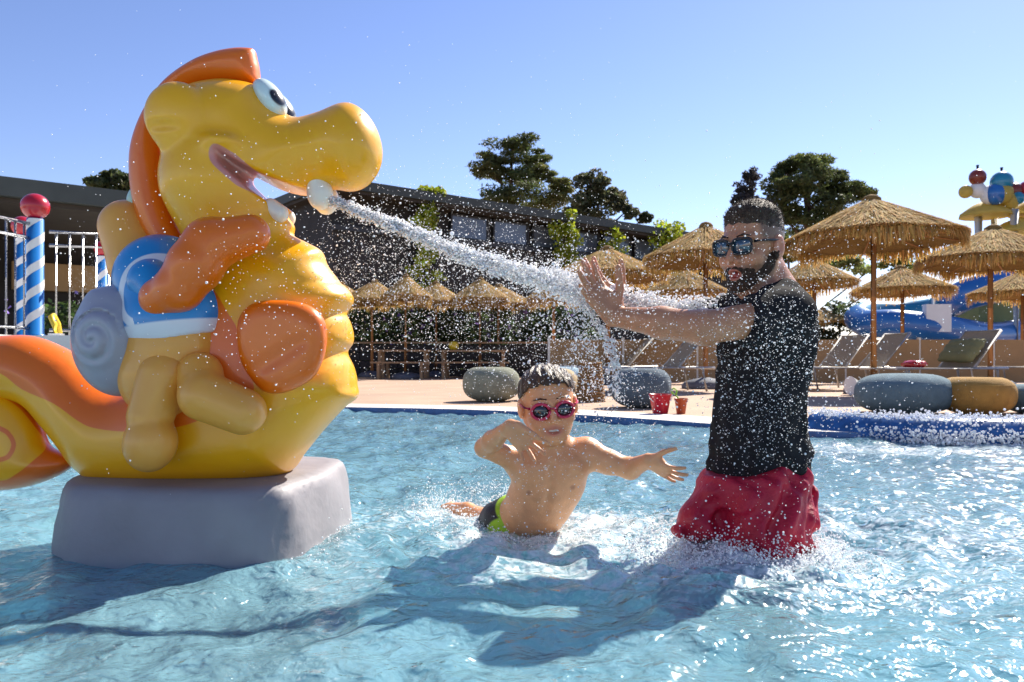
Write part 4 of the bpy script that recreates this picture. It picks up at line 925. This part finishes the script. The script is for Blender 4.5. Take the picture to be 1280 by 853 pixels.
def glasses(h,root,org,shape,fm,lm,f0=.104,u0=.006):
    g=empty('sunglasses',(0,0,0)); g.parent=root
    def C(p): return h.p(p)-np.array(org)
    mbf=MB()
    for s in(-1,1):
        pts=[]
        for a in np.linspace(0,2*math.pi,29):
            if shape=='round': x,z=.026*math.cos(a),.026*math.sin(a)
            else:
                ca,sa=math.cos(a),math.sin(a); x=.029*math.copysign(abs(ca)**.6,ca)+ .002*s*sa; z=.0215*math.copysign(abs(sa)**.6,sa)*(1-.10*s*0)
            l=s*.034+x; pts.append((f0-.30*max(abs(l)-.01,0)**1.0*.55,l,u0+z))
        mbf.tube([C(p) for p in pts],.0032 if shape!='round' else .0042,7,cap=False)
        cc=np.mean(pts[:-1],0)+np.array((.004,0,0)); vs=[C(cc)]+[C(p) for p in pts[:-1]]; nv=len(pts)-1
        back=[v-h.f*.0016 for v in vs]; ml=MB(); ml._add(vs+back,[(0,1+i,1+(i+1)%nv) for i in range(nv)]+[(nv+1,nv+2+(i+1)%nv,nv+2+i) for i in range(nv)]+[(1+i,nv+2+i,nv+2+(i+1)%nv,1+(i+1)%nv) for i in range(nv)],True)
        ml.build('lens',lm,g)
        mt=MB(); mt.tube([C((f0-.022,s*.064,u0+.010)),C((.06,s*.078,u0+.012)),C((.0,s*.083,u0+.012)),C((-.022,s*.083,u0-.004))],[.0042,.0035,.003,.003],7); mt.build('temple',fm,g)
    mbf.tube([C((f0+.001,-.010,u0+.006)),C((f0+.006,0,u0+.009)),C((f0+.001,.010,u0+.006))],.0033,7); mbf.build('frame',fm,g)
    return g
def W3(px,py,Y): return np.array(W(px,py,Y))
def smooth01(x,a,b): t=np.clip((x-a)/(b-a),0,1); return t*t*(3-2*t)
def vnoise(V,s,seed=0):
    x=V*s; return (np.sin(x[:,0]*1.7+np.sin(x[:,1]*2.3+seed)*1.3)+np.sin(x[:,1]*2.1+np.sin(x[:,2]*1.9+seed)*1.4)+np.sin(x[:,2]*1.8+np.sin(x[:,0]*2.2)*1.2))/3
def largest(V,Q):
    lab=np.arange(len(V)); e=np.concatenate([Q[:,[0,1]],Q[:,[1,2]],Q[:,[2,3]]])
    while True:
        m_=np.minimum(lab[e[:,0]],lab[e[:,1]]); old=lab.copy(); np.minimum.at(lab,e[:,0],m_); np.minimum.at(lab,e[:,1],m_)
        for _ in range(4): lab=lab[lab]
        if (lab==old).all(): break
    u_,c_=np.unique(lab,return_counts=True); keep=lab==u_[c_.argmax()]; idx=np.cumsum(keep)-1
    return V[keep],idx[Q[keep[Q[:,0]]]]
def hairy(name,V,Q,m,root,col,cen,n,ln,jit,wt=None):
    """a hair shell with short strands standing on it"""
    r_=np.random.default_rng(n); pr=None
    if wt is not None: pr=wt(V); pr=pr/pr.sum()
    i=r_.choice(len(V),n,p=pr); P=V[i]; d=P-cen; d/=np.linalg.norm(d,axis=1)[:,None]
    t_=P+d*(ln*r_.uniform(.4,1.,n))[:,None]+r_.normal(0,jit*.6,(n,3)); s_=np.cross(d,r_.normal(size=(n,3))); s_/=np.linalg.norm(s_,axis=1)[:,None]
    T=np.stack([P-d*.002-s_*.0006,P-d*.002+s_*.0006,t_],1).reshape(-1,3); b_=len(V)
    C=np.concatenate([col,np.repeat(col[i]*r_.uniform(.6,1.7,n)[:,None],3,0)])
    me=np_mesh(name,np.concatenate([V,T])-MORG,[Q,b_+np.arange(3*n).reshape(-1,3)]); set_col(me,C); o=obj(name,me,m,root); o['kind']='stuff'; return o
# ---------------------------------------------- the man
MY=2.20; mo_=W3(950,640,MY); MORG=np.array([mo_[0],MY,-.75])
man=empty('person',tuple(MORG),0,'bearded adult in wet charcoal T-shirt and red shorts shielding from the water jet','person')
hm=Head(W3(941,311,MY),(-.77,-.64,-.10),(.02,0,1),(.93,.96,.965))
sh_l=W3(984,394,MY-.12); sh_r=W3(935,392,MY+.19); el_l=W3(880,410,MY-.17); wr_l=W3(768,396,MY-.04); el_r=W3(852,402,MY+.17); wr_r=W3(772,385,MY+.10)
yaw=np.array([[.94,-.34,0]]); tf=unit((-.93,-.36,0)); tl=np.array([-tf[1]*-1,0,0]); tl=np.cross((0,0,1),tf); TR=np.stack([tf,tl,[0,0,1]])
neck0=hm.p((-.03,0,-.06)); neck1=W3(968,372,MY+.03)
def torso_prims(g=0.):
    return [ell(W3(957,425,MY+.03),(.102+g,.150+g,.15+g),.06,R=TR),ell(W3(948,500,MY+.03),(.096+g,.132+g,.14+g),.06,R=TR),ell(W3(946,585,MY+.03),(.100+g,.138+g,.14+g),.06,R=TR),
            cone(sh_l+np.array((0,.02,0)),W3(968,385,MY+.03),.058+g,.062+g,.05),cone(sh_r,W3(962,385,MY+.03),.058+g,.062+g,.05)]
hip_l=W3(950,640,MY-.06); hip_r=W3(930,640,MY+.13); kn_l=hip_l+np.array((.02,-.03,-.42)); kn_r=hip_r+np.array((-.16,.02,-.40)); an_l=np.array((kn_l[0]+.06,kn_l[1]+.02,-.70)); an_r=np.array((kn_r[0]+.02,kn_r[1]+.02,-.70))
arm=[cone(sh_l,el_l,.050,.041,.03),cone(el_l,(el_l+wr_l)/2+np.array((0.01,0,-.002)),.043,.040,.02),cone((el_l+wr_l)/2+np.array((.01,0,-.002)),wr_l,.040,.026,.02),
     cone(sh_r,el_r,.050,.041,.03),cone(el_r,(el_r+wr_r)/2,.043,.040,.02),cone((el_r+wr_r)/2,wr_r,.040,.026,.02)]
hands=hand_prims(wr_l,(-.60,-.10,.79),(.62,.50,.55),.98,(.10,.16,.10),.30,(.75,.3),-1,curls=[(.02,.1,.1),(.05,.12,.1),(.12,.18,.12),(.22,.25,.15)])
hands+=hand_prims(wr_r+np.array((.0,0,.0)),(-.66,.05,.75),(.45,-.66,.30),.98,(.10,.16,.10),.30,(.9,.3),1)
neck=[cone(neck0,neck1,.056*.98,.064,.03),cone(hm.p((-.050,0,-.03)),W3(978,378,MY+.03),.042,.045,.03)]
legs=[cone(hip_l,kn_l,.088,.056,.04),cone(kn_l,an_l,.054,.036,.03),cone(an_l,an_l+np.array((-.15,-.03,-.020)),.038,.030,.02),cone(hip_r,kn_r,.088,.056,.04),cone(kn_r,an_r,.054,.036,.03),cone(an_r,an_r+np.array((-.15,-.03,-.020)),.038,.030,.02)]
HP=head_prims(hm,False,'o'); body=torso_prims()+neck+legs+arm
b=hm.o
axm=[np.concatenate([np.arange(wr_l[0]-.19,hm.o[0]+.12,.003),np.arange(hm.o[0]+.12,MORG[0]+.32,.008)]),np.arange(MY-.34,MY+.36,.0036),np.concatenate([np.arange(-.76,.50,.011),np.arange(.50,hm.o[2]+.15,.003)])]
Fm=eval_prims(HP+body+hands,axm,pad=.036); V,Q=surface_nets(Fm,axm); V=lap(V,Q,1); del Fm; V,Q=largest(V,Q)
base=np.array((.47,.22,.115)); col=np.repeat(base[None],len(V),0)
f,l,u=hm.inv(V[:,0],V[:,1],V[:,2]); hd=(np.abs(f)<.14)&(np.abs(l)<.1)&(u>-.16)&(u<.15)
n_=vnoise(V,60); n2_=vnoise(V,240,3)
col*=(1+.05*n_)[:,None]
red=smooth01(.02-np.abs(np.hypot(f-.11,u+.03)-.0),-.03,.02)*hd; col=col*(1-red[:,None]*.25)+np.array((.48,.17,.12))*red[:,None]*.25
ear=smooth01(np.abs(l),.076,.084)*hd*(np.abs(u)<.05); col=col*(1-.4*ear[:,None])+np.array((.55,.17,.11))*.4*ear[:,None]
lips=np.exp(-(np.hypot((u+.071)/.019,l/.026))**4)*(f>.075)*hd; col=col*(1-.75*lips[:,None])+np.array((.42,.10,.09))*.75*lips[:,None]
fade=smooth01(u-.0+np.clip(-f*.15,0,.1),.0,.035)*smooth01(-f,-.062,-.040)*hd*((np.abs(l)<.0765)|(u>.034)); col=col*(1-.85*fade[:,None])+np.array((.12,.08,.06))*.85*fade[:,None]
stub=smooth01(-u,.012,.035)*smooth01(f,-.005,.015)*smooth01(u,-.150,-.115)*hd*(1-lips)*(1-np.exp(-((f-.10)/.02)**2-((u+.03)/.018)**2)); stub*=1-smooth01(f,.05,.062)*smooth01(u,-.052,-.040); col=col*(1-.6*stub[:,None])+np.array((.09,.055,.04))*.6*stub[:,None]
hnd=smooth01(-V[:,0],-wr_l[0]-.03,-wr_l[0]+.03)*(V[:,2]>.4); tip=smooth01(V[:,2],wr_l[2]+.10,wr_l[2]+.17)*hnd; col=col*(1-.45*tip[:,None])+np.array((.60,.22,.13))*.45*tip[:,None]
obj_np('body',V,Q,M['skin_man'],man,col,MORG)
# hair: longer on top, clipped sides
cran=[hm.e((-.012,0,.045),(.099,.077,.088),.02)]
def hair_post(F,X,Y,Z):
    f,l,u=hm.inv(X,Y,Z); th=.0004+.008*smooth01(u,.066,.112)+.004*smooth01(f,.02,.07)*smooth01(u,.065,.095)
    hl=np.where(f>.02,.060+.25*np.clip(f-.045,0,.05)+0*u,.060)-np.clip(.03-f,0,.2)*.18
    hl=hl+.004*np.sin(l*160)+.003*np.sin(f*210+l*90)
    return np.maximum(F-th-.0018*np.sin(X*900)*np.sin(Y*850+1)*np.sin(Z*800),(hl-u)*.8)
V,Q=sdf_mesh(cran,tuple(b-.16),tuple(b+.16),.0025,hair_post,1)
f,l,u=hm.inv(V[:,0],V[:,1],V[:,2]); tt=smooth01(u,.055,.10)[:,None]; hc=np.array((.12,.082,.060))*(1-tt)+np.array((.105,.066,.042))*tt; hc=hc*(1+.35*vnoise(V,500))[:,None]
hairy('hair',V,Q,M['hair_man'],man,np.clip(hc,.004,1),hm.o,5200,.007,.004,lambda V:smooth01(hm.inv(V[:,0],V[:,1],V[:,2])[2],.05,.085)*.9+.1)
def beard_post(F,X,Y,Z):
    f,l,u=hm.inv(X,Y,Z); ub=np.where(f<.024,-.014,-.020-(f-.024)*1.1); ub=np.where(f>.078,-.047-.12*np.abs(l),ub); ub=np.maximum(ub,-.066+0*ub)
    ub=np.where((f>.072),-.050-.25*np.clip(np.abs(l)-.012,0,.1),ub)+.003*np.sin(l*300)*np.sin(f*260)
    reg=np.maximum(np.maximum(u-ub,-(f-.006-.25*np.clip(-u-.05,0,.1))),-.128-u)
    mth=1-np.sqrt((l/.021)**2+((u+.072)/.0165)**2+((f-.105)/.05)**2); 
    G=np.maximum(F-.0010-.0012*np.sin(X*950)*np.sin(Y*900)*np.sin(Z*870),reg*.8); return np.maximum(G,mth*.016)
V,Q=sdf_mesh([p for p in HP if p[6]=='+'],tuple(b-np.array((.16,.16,.16))),tuple(b+np.array((.12,.12,.05))),.0024,beard_post,1)
hairy('beard',V,Q,M['beard'],man,np.repeat(np.array((.080,.048,.032))[None],len(V),0),hm.o,2200,.0038,.002)
mb=MB()                                     # eyebrows
for s in(-1,1): mb.tube([hm.p((.098,s*.014,.032))-MORG,hm.p((.096,s*.032,.037))-MORG,hm.p((.082,s*.050,.032))-MORG],[.004,.0048,.002],6,flat=.7)
mb.build('eyebrows',M['hair_boy'],man)
V,Q=sdf_mesh([hm.e((.086,0,-.074),(.012,.014,.009),.004)],tuple(hm.p((.086,0,-.074))-.025),tuple(hm.p((.086,0,-.074))+.025),.002); obj_np('tongue',V,Q,M['tongue'],man,None,MORG)
glasses(hm,man,MORG,'square',M['specs'],M['lens'],.112,.005)
# shirt
sl_l=sh_l+(el_l-sh_l)*.42; sl_r=sh_r+(el_r-sh_r)*.75
shp=torso_prims(.013)+[cone(sh_l,sl_l,.064,.074,.03),cone(sh_r,sl_r,.064,.060,.03),ell(W3(948,560,MY+.03),(.116,.150,.12),.05,R=TR)]
ua=unit(el_l-sh_l); ub_=unit(el_r-sh_r); nk=unit(np.array((-.45,-.1,1.)))
def shirt_post(F,X,Y,Z):
    xx=(X*tf[0]+Y*tf[1])
    fold=.0032*np.sin(30*Z+16*X+10*np.sin(9*X+4*Y))+.0026*np.sin(55*X+40*Z+3*np.sin(25*Z))+.0022*np.sin(75*(X-Y)+30*Z+2*np.sin(40*Z))
    low=smooth01(-Z,-.45,-.15); F=F+fold*(.6+.9*low)
    xr=(X-W3(948,600,MY)[0])
    hem=W3(0,612,MY)[2]+.55*np.clip(xr-.0,0,1)**1.25+.30*np.clip(-xr-.06,0,1)+.006*np.sin(30*X+20*Y)
    F=np.maximum(F,(hem-Z)*.8)
    d1=(X-sh_l[0])*ua[0]+(Y-sh_l[1])*ua[1]+(Z-sh_l[2])*ua[2]; near=(Y<MY-.0)&(X<sh_l[0]-.02)&(Z>.5)
    d1=d1-.115+.06*(Z-sh_l[2])/.06*.35
    F=np.where(near,np.maximum(F,d1),F)
    dn=(X-neck1[0]+.01)*nk[0]+(Y-neck1[1])*nk[1]+(Z-neck1[2]+.004)*nk[2]; rn=np.sqrt((X-neck1[0]+.015)**2+(Y-neck1[1])**2)
    return np.maximum(F,-(np.maximum(rn-.066,-(dn+.03))))
V,Q=sdf_mesh(shp,(MORG[0]-.42,MY-.30,W3(0,640,MY)[2]),(MORG[0]+.26,MY+.36,W3(0,335,MY)[2]),.0042,shirt_post,1)
obj_np('shirt',V,Q,M['shirt'],man,None,MORG); SHIRT_V=V[(V[:,1]<MY+.02)&(V[:,2]<W3(0,392,MY)[2])]
def shorts_post(F,X,Y,Z):
    fold=.009*np.sin(60*X+25*Z+4*np.sin(20*Z))+.007*np.sin(45*Z-30*X+3*np.sin(24*X))+.005*np.sin(110*X+60*Y+3*np.sin(30*Z)); 
    top=W3(0,566,MY)[2]+.45*np.clip(X-W3(960,0,MY)[0],-.08,1)*1.0-.02; return np.maximum(np.maximum(F+fold,(Z-top)*.8),(-.22-Z))
spr=[ell(W3(946,618,MY+.03),(.138,.165,.13),.05,R=TR),cone(hip_l+np.array((.01,0,.03)),hip_l+np.array((.03,-.03,-.26)),.112,.118,.05),cone(hip_r+np.array((0,0,.02)),hip_r+np.array((-.14,.0,-.22)),.120,.115,.05),cone(W3(900,610,MY-.02),W3(872,650,MY-.02),.05,.06,.05)]
V,Q=sdf_mesh(spr,(MORG[0]-.42,MY-.30,-.24),(MORG[0]+.30,MY+.42,W3(0,555,MY)[2]),.005,shorts_post,1)
obj_np('shorts',V,Q,M['shorts'],man,None,MORG)
# ---------------------------------------------- the child
BY=2.24; BORG=np.array([W3(665,0,BY)[0],BY+.15,0.0])
boy=empty('person',tuple(BORG),0,'smiling child in raspberry round sunglasses leaping through the pool water','person')
hb=Head(W3(685,507,BY),(.10,-.98,-.12),(-.09,-.06,1),(.86,.96,.80))
HB=head_prims(hb,True,'s')
S_R=W3(650,577,BY+.03); S_L=W3(733,566,BY+.03); E_R=W3(606,560,BY-.06); H_R=W3(636,534,BY-.19); E_L=W3(788,586,BY+.0); H_L=W3(810,576,BY-.07)
chest=W3(690,598,BY+.05); belly=W3(668,640,BY+.11); pel=W3(650,656,BY+.18)
ch_up=unit(chest-pel); ch_l=unit(S_L-S_R); ch_l=unit(ch_l-ch_up*np.dot(ch_l,ch_up)); ch_f=np.cross(ch_l,ch_up); BR=np.stack([ch_l,ch_up,ch_f])
tor=[ell(chest,(.098,.105,.074),.05,R=BR),ell((chest+belly)/2,(.094,.10,.074),.05,R=BR),ell(belly,(.088,.085,.074),.05,R=BR),ell(pel,(.090,.085,.074),.05,R=BR),
     cone(S_R,S_L,.040,.040,.05),cone(hb.p((-.02,0,-.07)),W3(692,566,BY+.04),.040,.046,.03),
     ell(W3(668,592,BY-.01),(.04,.035,.018),.03,R=BR),ell(W3(712,588,BY-.01),(.04,.035,.018),.03,R=BR),
     cone(W3(684,572,BY-.015),W3(652,571,BY+.01),.006,.007,.016),cone(W3(698,571,BY-.015),W3(728,563,BY+.01),.006,.007,.016),cone(W3(690,585,BY-.045),W3(683,640,BY-.01),.005,.006,.02,'-')]
armb=[cone(S_R,E_R,.035,.026,.03),cone(E_R,E_R+(H_R-E_R)*.35,.026,.027,.012),cone(E_R+(H_R-E_R)*.35,H_R,.027,.017,.012),cone(S_L,(S_L+E_L)/2+np.array((0,0,-.004)),.036,.032,.03),cone((S_L+E_L)/2+np.array((0,0,-.004)),E_L,.032,.028,.02),cone(E_L,H_L,.029,.020,.015)]
hb_r=hand_prims(H_R,(.68,-.22,-.62),(.62,-.15,.70),.70,(.2,.2,.2),.46,(.35,.1),1,curls=[(.0,.12,.1),(.10,.2,.15),(.16,.22,.18),(.22,.25,.2)])
hb_l=hand_prims(H_L,(.80,-.35,-.42),(-.20,-.55,.75),.66,(.10,.2,.15),.42,(1.05,.3),-1)
hpR=pel+ch_l*-.045; hpL=pel+ch_l*.045; knR=W3(610,653,BY+.36); knL=W3(645,672,BY+.45); anR=W3(584,639,BY+.42); anL=W3(620,655,BY+.62); toR=W3(560,635,BY+.50); toL=W3(605,650,BY+.72)
legb=[cone(hpR,knR,.062,.042,.03),cone(knR,anR,.042,.026,.02),cone(anR,toR,.028,.018,.015),cone(hpL,knL,.062,.042,.03),cone(knL,anL,.042,.026,.02),cone(anL,toL,.028,.018,.015)]
for q in range(4): legb.append(cone(toR,toR+np.array((-.022+.012*q,.03,.004*q)),.009,.007,.006))
allb=HB+tor+armb+hb_r+hb_l+legb
axb=[np.arange(W3(552,0,BY+.6)[0]-.03,W3(860,0,BY-.1)[0],.003),np.concatenate([np.arange(BY-.30,BY+.22,.003),np.arange(BY+.22,BY+.85,.007)]),np.arange(-.15,W3(0,455,BY)[2],.003)]
Fb=eval_prims(allb,axb,pad=.022); V,Q=surface_nets(Fb,axb); V=lap(V,Q,1); del Fb; V,Q=largest(V,Q)
col=np.repeat(np.array((.70,.335,.155))[None],len(V),0)*(1+.04*vnoise(V,50))[:,None]
f,l,u=hb.inv(V[:,0],V[:,1],V[:,2]); hd=(np.abs(l)<.1)&(u>-.13)&(u<.15)&(np.abs(f)<.14)
lips=np.exp(-(np.hypot((u+.070)/.019,l/.030))**4)*(f>.07)*hd; col=col*(1-.7*lips[:,None])+np.array((.50,.13,.11))*.7*lips[:,None]
ck=np.exp(-((np.abs(l)-.042)/.02)**2-((u+.03)/.022)**2)*(f>.03)*hd; col=col*(1-.3*ck[:,None])+np.array((.58,.2,.13))*.3*ck[:,None]
for c in (W3(661,617,BY-.02),W3(716,610,BY-.02)):
    d=np.hypot(V[:,0]-c[0],V[:,2]-c[2]); k_=np.exp(-(d/.0075)**4)*(V[:,1]<BY+.08); col=col*(1-.6*k_[:,None])+np.array((.28,.10,.06))*.6*k_[:,None]
obj_np('body',V,Q,M['skin_boy'],boy,col,BORG)
cr=[hb.e((-.012,0,.045),(.099,.077,.088),.02)]; bb_=hb.o
def bhair(F,X,Y,Z):
    f,l,u=hb.inv(X,Y,Z); hl=np.where(f>.015,.070+.36*np.clip(f-.030,0,.06)-.5*np.clip(np.abs(l)-.045,0,.05),.058)-np.clip(.03-f,0,.2)*.5+.004*np.sin(l*190)+.003*np.sin(l*420)
    st=.0020*np.sin(l*260+3*np.sin(f*40))*np.cos(f*18)
    return np.maximum(F-.006-.004*smooth01(u,.06,.11)-st,(hl-u)*.7)
V,Q=sdf_mesh(cr,tuple(bb_-.14),tuple(bb_+.14),.0024,bhair,1); obj_np('hair',V,Q,M['hair_boy'],boy,None,BORG)
mb=MB()
for s in(-1,1): mb.tube([hb.p((.096,s*.014,.040))-BORG,hb.p((.094,s*.032,.044))-BORG,hb.p((.080,s*.050,.038))-BORG],[.0022,.0026,.001],6)
mb.build('eyebrows',M['hair_boy'],boy)
V,Q=sdf_mesh([hb.e((.080,0,-.068),(.012,.023,.008),.003)],tuple(hb.p((.082,0,-.064))-.03),tuple(hb.p((.082,0,-.064))+.03),.0016); obj_np('teeth',V,Q,M['teeth'],boy,None,BORG)
glasses(hb,boy,BORG,'round',M['specs_red'],M['lens_b'],.108,.002)
# trunks
tru=[ell(pel,(.097,.105,.083),.04,R=BR),cone(hpR,hpR+(knR-hpR)*.42,.072,.064,.03),cone(hpL,hpL+(knL-hpL)*.42,.072,.064,.03)]
def tpost(F,X,Y,Z):
    d=(X-pel[0])*ch_up[0]+(Y-pel[1])*ch_up[1]+(Z-pel[2])*ch_up[2]; return np.maximum(F+.0015*np.sin(60*X+50*Z),(d-.078)*.9)
V,Q=sdf_mesh(tru,(pel[0]-.25,BY-.05,-.16),(pel[0]+.2,BY+.5,.16),.0032,tpost,1)
d=(V-pel)@ch_up; fr_=(V-pel)@ch_f; lm_=(V-pel)@ch_l
lime=smooth01(d,.046,.050); lime=np.maximum(lime,smooth01(fr_,.030,.036)*smooth01(d,-.05,-.045)); col=np.array((.016,.016,.022))*(1-lime[:,None])+np.array((.33,.55,.015))*lime[:,None]
obj_np('swim_trunks',V,Q,mat('trunks_fabric',(.02,.02,.02),.6,.15,40,.2,150,attr='Col'),boy,col,BORG)
# ------------------------------------------------------------------ flying water
m,t=nodes('water_drops'); out=N(t,'ShaderNodeOutputMaterial')
p=N(t,'ShaderNodeBsdfPrincipled'); p.inputs['Base Color'].default_value=(.97,.98,.99,1); p.inputs['Roughness'].default_value=.1; p.inputs['Specular IOR Level'].default_value=.5
p.inputs['Subsurface Weight'].default_value=1.; p.inputs['Subsurface Radius'].default_value=(1,1,1); p.inputs['Subsurface Scale'].default_value=.006
tp_=N(t,'ShaderNodeBsdfTransparent'); lw=N(t,'ShaderNodeMixShader'); lw.inputs[0].default_value=.15; L(t,p.outputs[0],lw.inputs[1]); L(t,tp_.outputs[0],lw.inputs[2]); L(t,lw.outputs[0],out.inputs[0])
M['drop']=m
ph=(1+5**.5)/2; IV=np.array([(-1,ph,0),(1,ph,0),(-1,-ph,0),(1,-ph,0),(0,-1,ph),(0,1,ph),(0,-1,-ph),(0,1,-ph),(ph,0,-1),(ph,0,1),(-ph,0,-1),(-ph,0,1)]); IV/=np.linalg.norm(IV[0])
IF=np.array([(0,11,5),(0,5,1),(0,1,7),(0,7,10),(0,10,11),(1,5,9),(5,11,4),(11,10,2),(10,7,6),(7,1,8),(3,9,4),(3,4,2),(3,2,6),(3,6,8),(3,8,9),(4,9,5),(2,4,11),(6,2,10),(8,6,7),(9,8,1)])
def drops(name,label,cat,P,R,D=None,st=None,parent=None):
    n=len(P); V=np.repeat(IV[None],n,0)*np.asarray(R)[:,None,None]
    if D is not None:
        D=D/(np.linalg.norm(D,axis=1)[:,None]+1e-9); k=np.einsum('nij,nj->ni',V,D); V=V+k[:,:,None]*D[:,None,:]*(np.asarray(st)-1)[:,None,None]
    V=V+P[:,None,:]; F=IF[None]+12*np.arange(n)[:,None,None]
    o=obj(name,np_mesh(name,V.reshape(-1,3),F.reshape(-1,3)),M['drop'],parent); tag(o,label,cat,None,'stuff'); return o
r=np.random.default_rng(21)
def path(pts,n): 
    C=catmull(pts,20); i=r.uniform(0,len(C)-1.001,n); k=i.astype(int); f=(i-k)[:,None]; return C[k]*(1-f)+C[k+1]*f, C[k+1]-C[k], i/(len(C)-1)
JY=2.24
jet=[tuple(W3(x,y,JY+d)) for x,y,d in ((396,243,.0),(430,257,0),(475,275,0),(530,296,.01),(585,320,.02),(640,338,.02),(690,352,.02),(722,362,.02))]
# core ropes
P=[];R=[];D=[];S=[]
for q in range(7):
    n=460; c,d,tt=path(jet,n); a=q*.9; wd=(.003+.020*tt**1.2)*(.55+.9*np.abs(np.sin(tt*9.+q*1.7)))
    offs=np.stack([0*tt,np.sin(tt*23+a)*wd,np.cos(tt*(17+q)+a)*wd*1.1],1)+r.normal(0,1,(n,3))*(.0018+.004*tt)[:,None]
    P.append(c+offs); R.append(r.uniform(.001,.0036,n)*(1.25-.45*tt)); D.append(d+r.normal(0,.0025,(n,3))); S.append(r.uniform(1.5,5.5,n))
n=5200; c,d,tt=path(jet,n); sg=(.005+.026*tt)
P.append(c+r.normal(0,1,(n,3))*sg[:,None]*np.array((1,1,.9))); R.append(r.gamma(2.2,.00055,n)+.0004); D.append(d+r.normal(0,.004,(n,3))); S.append(r.uniform(1,2.2,n))
drops('water_jet','white jet of water spouting from the seahorse mouth','water jet',np.concatenate(P),np.concatenate(R),np.concatenate(D),np.concatenate(S))
# burst at the hands: fan beyond the hands, sheet falling below
P=[];R=[];D=[];S=[]
for pts,n,s0,s1,rm in (([(718,360,.02),(760,372,.03),(810,380,.06),(860,388,.10),(905,392,.14)],3800,.012,.022,.0018),
                    ([(722,366,-.02),(724,400,-.03),(732,440,-.03),(745,490,-.02)],800,.014,.036,.0009),
                    ([(728,380,.0),(748,405,-.01),(762,430,-.02),(768,455,-.02),(772,500,-.02)],600,.006,.010,.0012),
                    ([(720,350,.0),(705,345,-.02),(690,375,-.02),(690,410,0)],450,.03,.05,.001)):
    c,d,tt=path([tuple(W3(x,y,JY-.02+dd)) for x,y,dd in pts],n); P.append(c+r.normal(0,1,(n,3))*(s0+(s1-s0)*tt)[:,None]); R.append(r.gamma(2,rm*.5,n)+.0004); D.append(d+r.normal(0,.004,(n,3))); S.append(r.uniform(1,3.2,n))
drops('hand_splash','burst of water breaking on the raised hands and pouring down','splash',np.concatenate(P),np.concatenate(R),np.concatenate(D),np.concatenate(S))
# mist of droplets round the jet and the people
def cloud(n,px,py,dy,rm,edge=False):
    x=r.uniform(*px,n); y=r.uniform(*py,n); Y=JY+r.uniform(*dy,n); return np.stack([(x-640)/FPX*Y,Y,HC+(HY-y)/FPX*Y],1), np.minimum(r.gamma(1.6,rm*.72,n)+.00035,.0035)
def cloud_n(n,cx,sx,cy,sy,dy,rm):
    x=r.normal(cx,sx,n); y=r.normal(cy,sy,n); Y=JY+r.uniform(*dy,n); return np.stack([(x-640)/FPX*Y,Y,HC+(HY-y)/FPX*Y],1), np.minimum(r.gamma(1.6,rm*.72,n)+.00035,.0035)
cl=[cloud_n(8500,600,105,365,62,(-.45,.6),.00046),cloud_n(2500,470,55,330,50,(-.3,.5),.0005),cloud_n(2600,850,95,380,55,(-.5,-.1),.00048),cloud_n(1700,955,48,480,75,(-.42,-.24),.00052),cloud_n(900,985,60,430,70,(-.6,-.2),.00045),
    cloud_n(2200,740,60,470,45,(-.3,.3),.0007),cloud_n(900,1120,90,380,80,(-.4,.8),.00055),cloud_n(700,300,110,330,110,(-.6,-.45),.00055),cloud_n(250,640,350,170,80,(-.5,.5),.0005),cloud_n(900,690,70,580,40,(-.35,-.15),.0005)]
drops('spray_droplets','fine droplets hanging in the air round the jet and the adult','spray',np.concatenate([c[0] for c in cl]),np.concatenate([c[1] for c in cl]))
# splashes on the water: round the adult, the child and the kerb
P=[];R=[]
def ring(cx,cy,rx,ry,n,h,rm):
    a=r.uniform(0,6.283,n); q=np.abs(r.normal(1,.35,n)); x=cx+rx*q*np.cos(a); y=cy+ry*q*np.sin(a); z=r.exponential(h,n)*np.exp(-(q-1)**2*3); P.append(np.stack([x,y,z+waves(x,y)],1)); R.append(np.minimum(r.gamma(1.8,rm*.75,n)+.0005,.0032))
ring(.62,2.14,.20,.20,3800,.020,.0010); ring(.50,2.0,.16,.08,1400,.028,.0011); ring(.75,2.02,.10,.06,900,.03,.0012)
ring(.03,2.30,.15,.12,1000,.008,.0007); ring(-.12,2.75,.16,.26,2200,.020,.0010); ring(.22,2.35,.25,.2,1200,.01,.0008); ring(-.52,2.2,.06,.18,300,.01,.0008)
drops('pool_splash','churned splash where the adult and child break the water','splash',np.concatenate(P),np.concatenate(R))
P=[];R=[]
n=6500; i=r.uniform(0,len(KERB)-1.01,n); k=i.astype(int); f=(i-k)[:,None]; c=KERB[k]*(1-f)+KERB[k+1]*f; side=r.choice([-1,1],n,p=[.62,.38]); lump=.5+.5*np.sin(i*1.7)*np.sin(i*.63+1)
z=np.where(side<0,np.abs(r.normal(0,.05,n)),.14+r.exponential(.012,n)); yo=np.where(side<0,-.165+.05*(z>.09)-np.abs(r.normal(0,.03,n)),r.normal(.03,.09,n))
kp_=(r.random(n)<.35+.65*lump)|(side>0); P.append((c+np.stack([r.normal(0,.02,n),yo,z],1))[kp_]); R.append((np.minimum(r.gamma(1.8,.0022,n)+.001,.011))[kp_])
drops('kerb_froth','white froth tumbling over the blue kerb','froth',np.concatenate(P),np.concatenate(R))
P,R=cloud_n(900,125,16,380,30,(8.2,9.2),.005); P=P[P[:,2]>.8]; drops('terrace_spray','thin spray of a small fountain beyond the railing','spray',P,R[:len(P)])
# drops clinging to shirt
idx=r.choice(len(SHIRT_V),1400,replace=False); P=SHIRT_V[idx]; drops('shirt_beads','water beads clinging to the charcoal T-shirt','droplets',P+r.normal(0,.002,P.shape),r.gamma(1.6,.0005,len(P))+.0004)
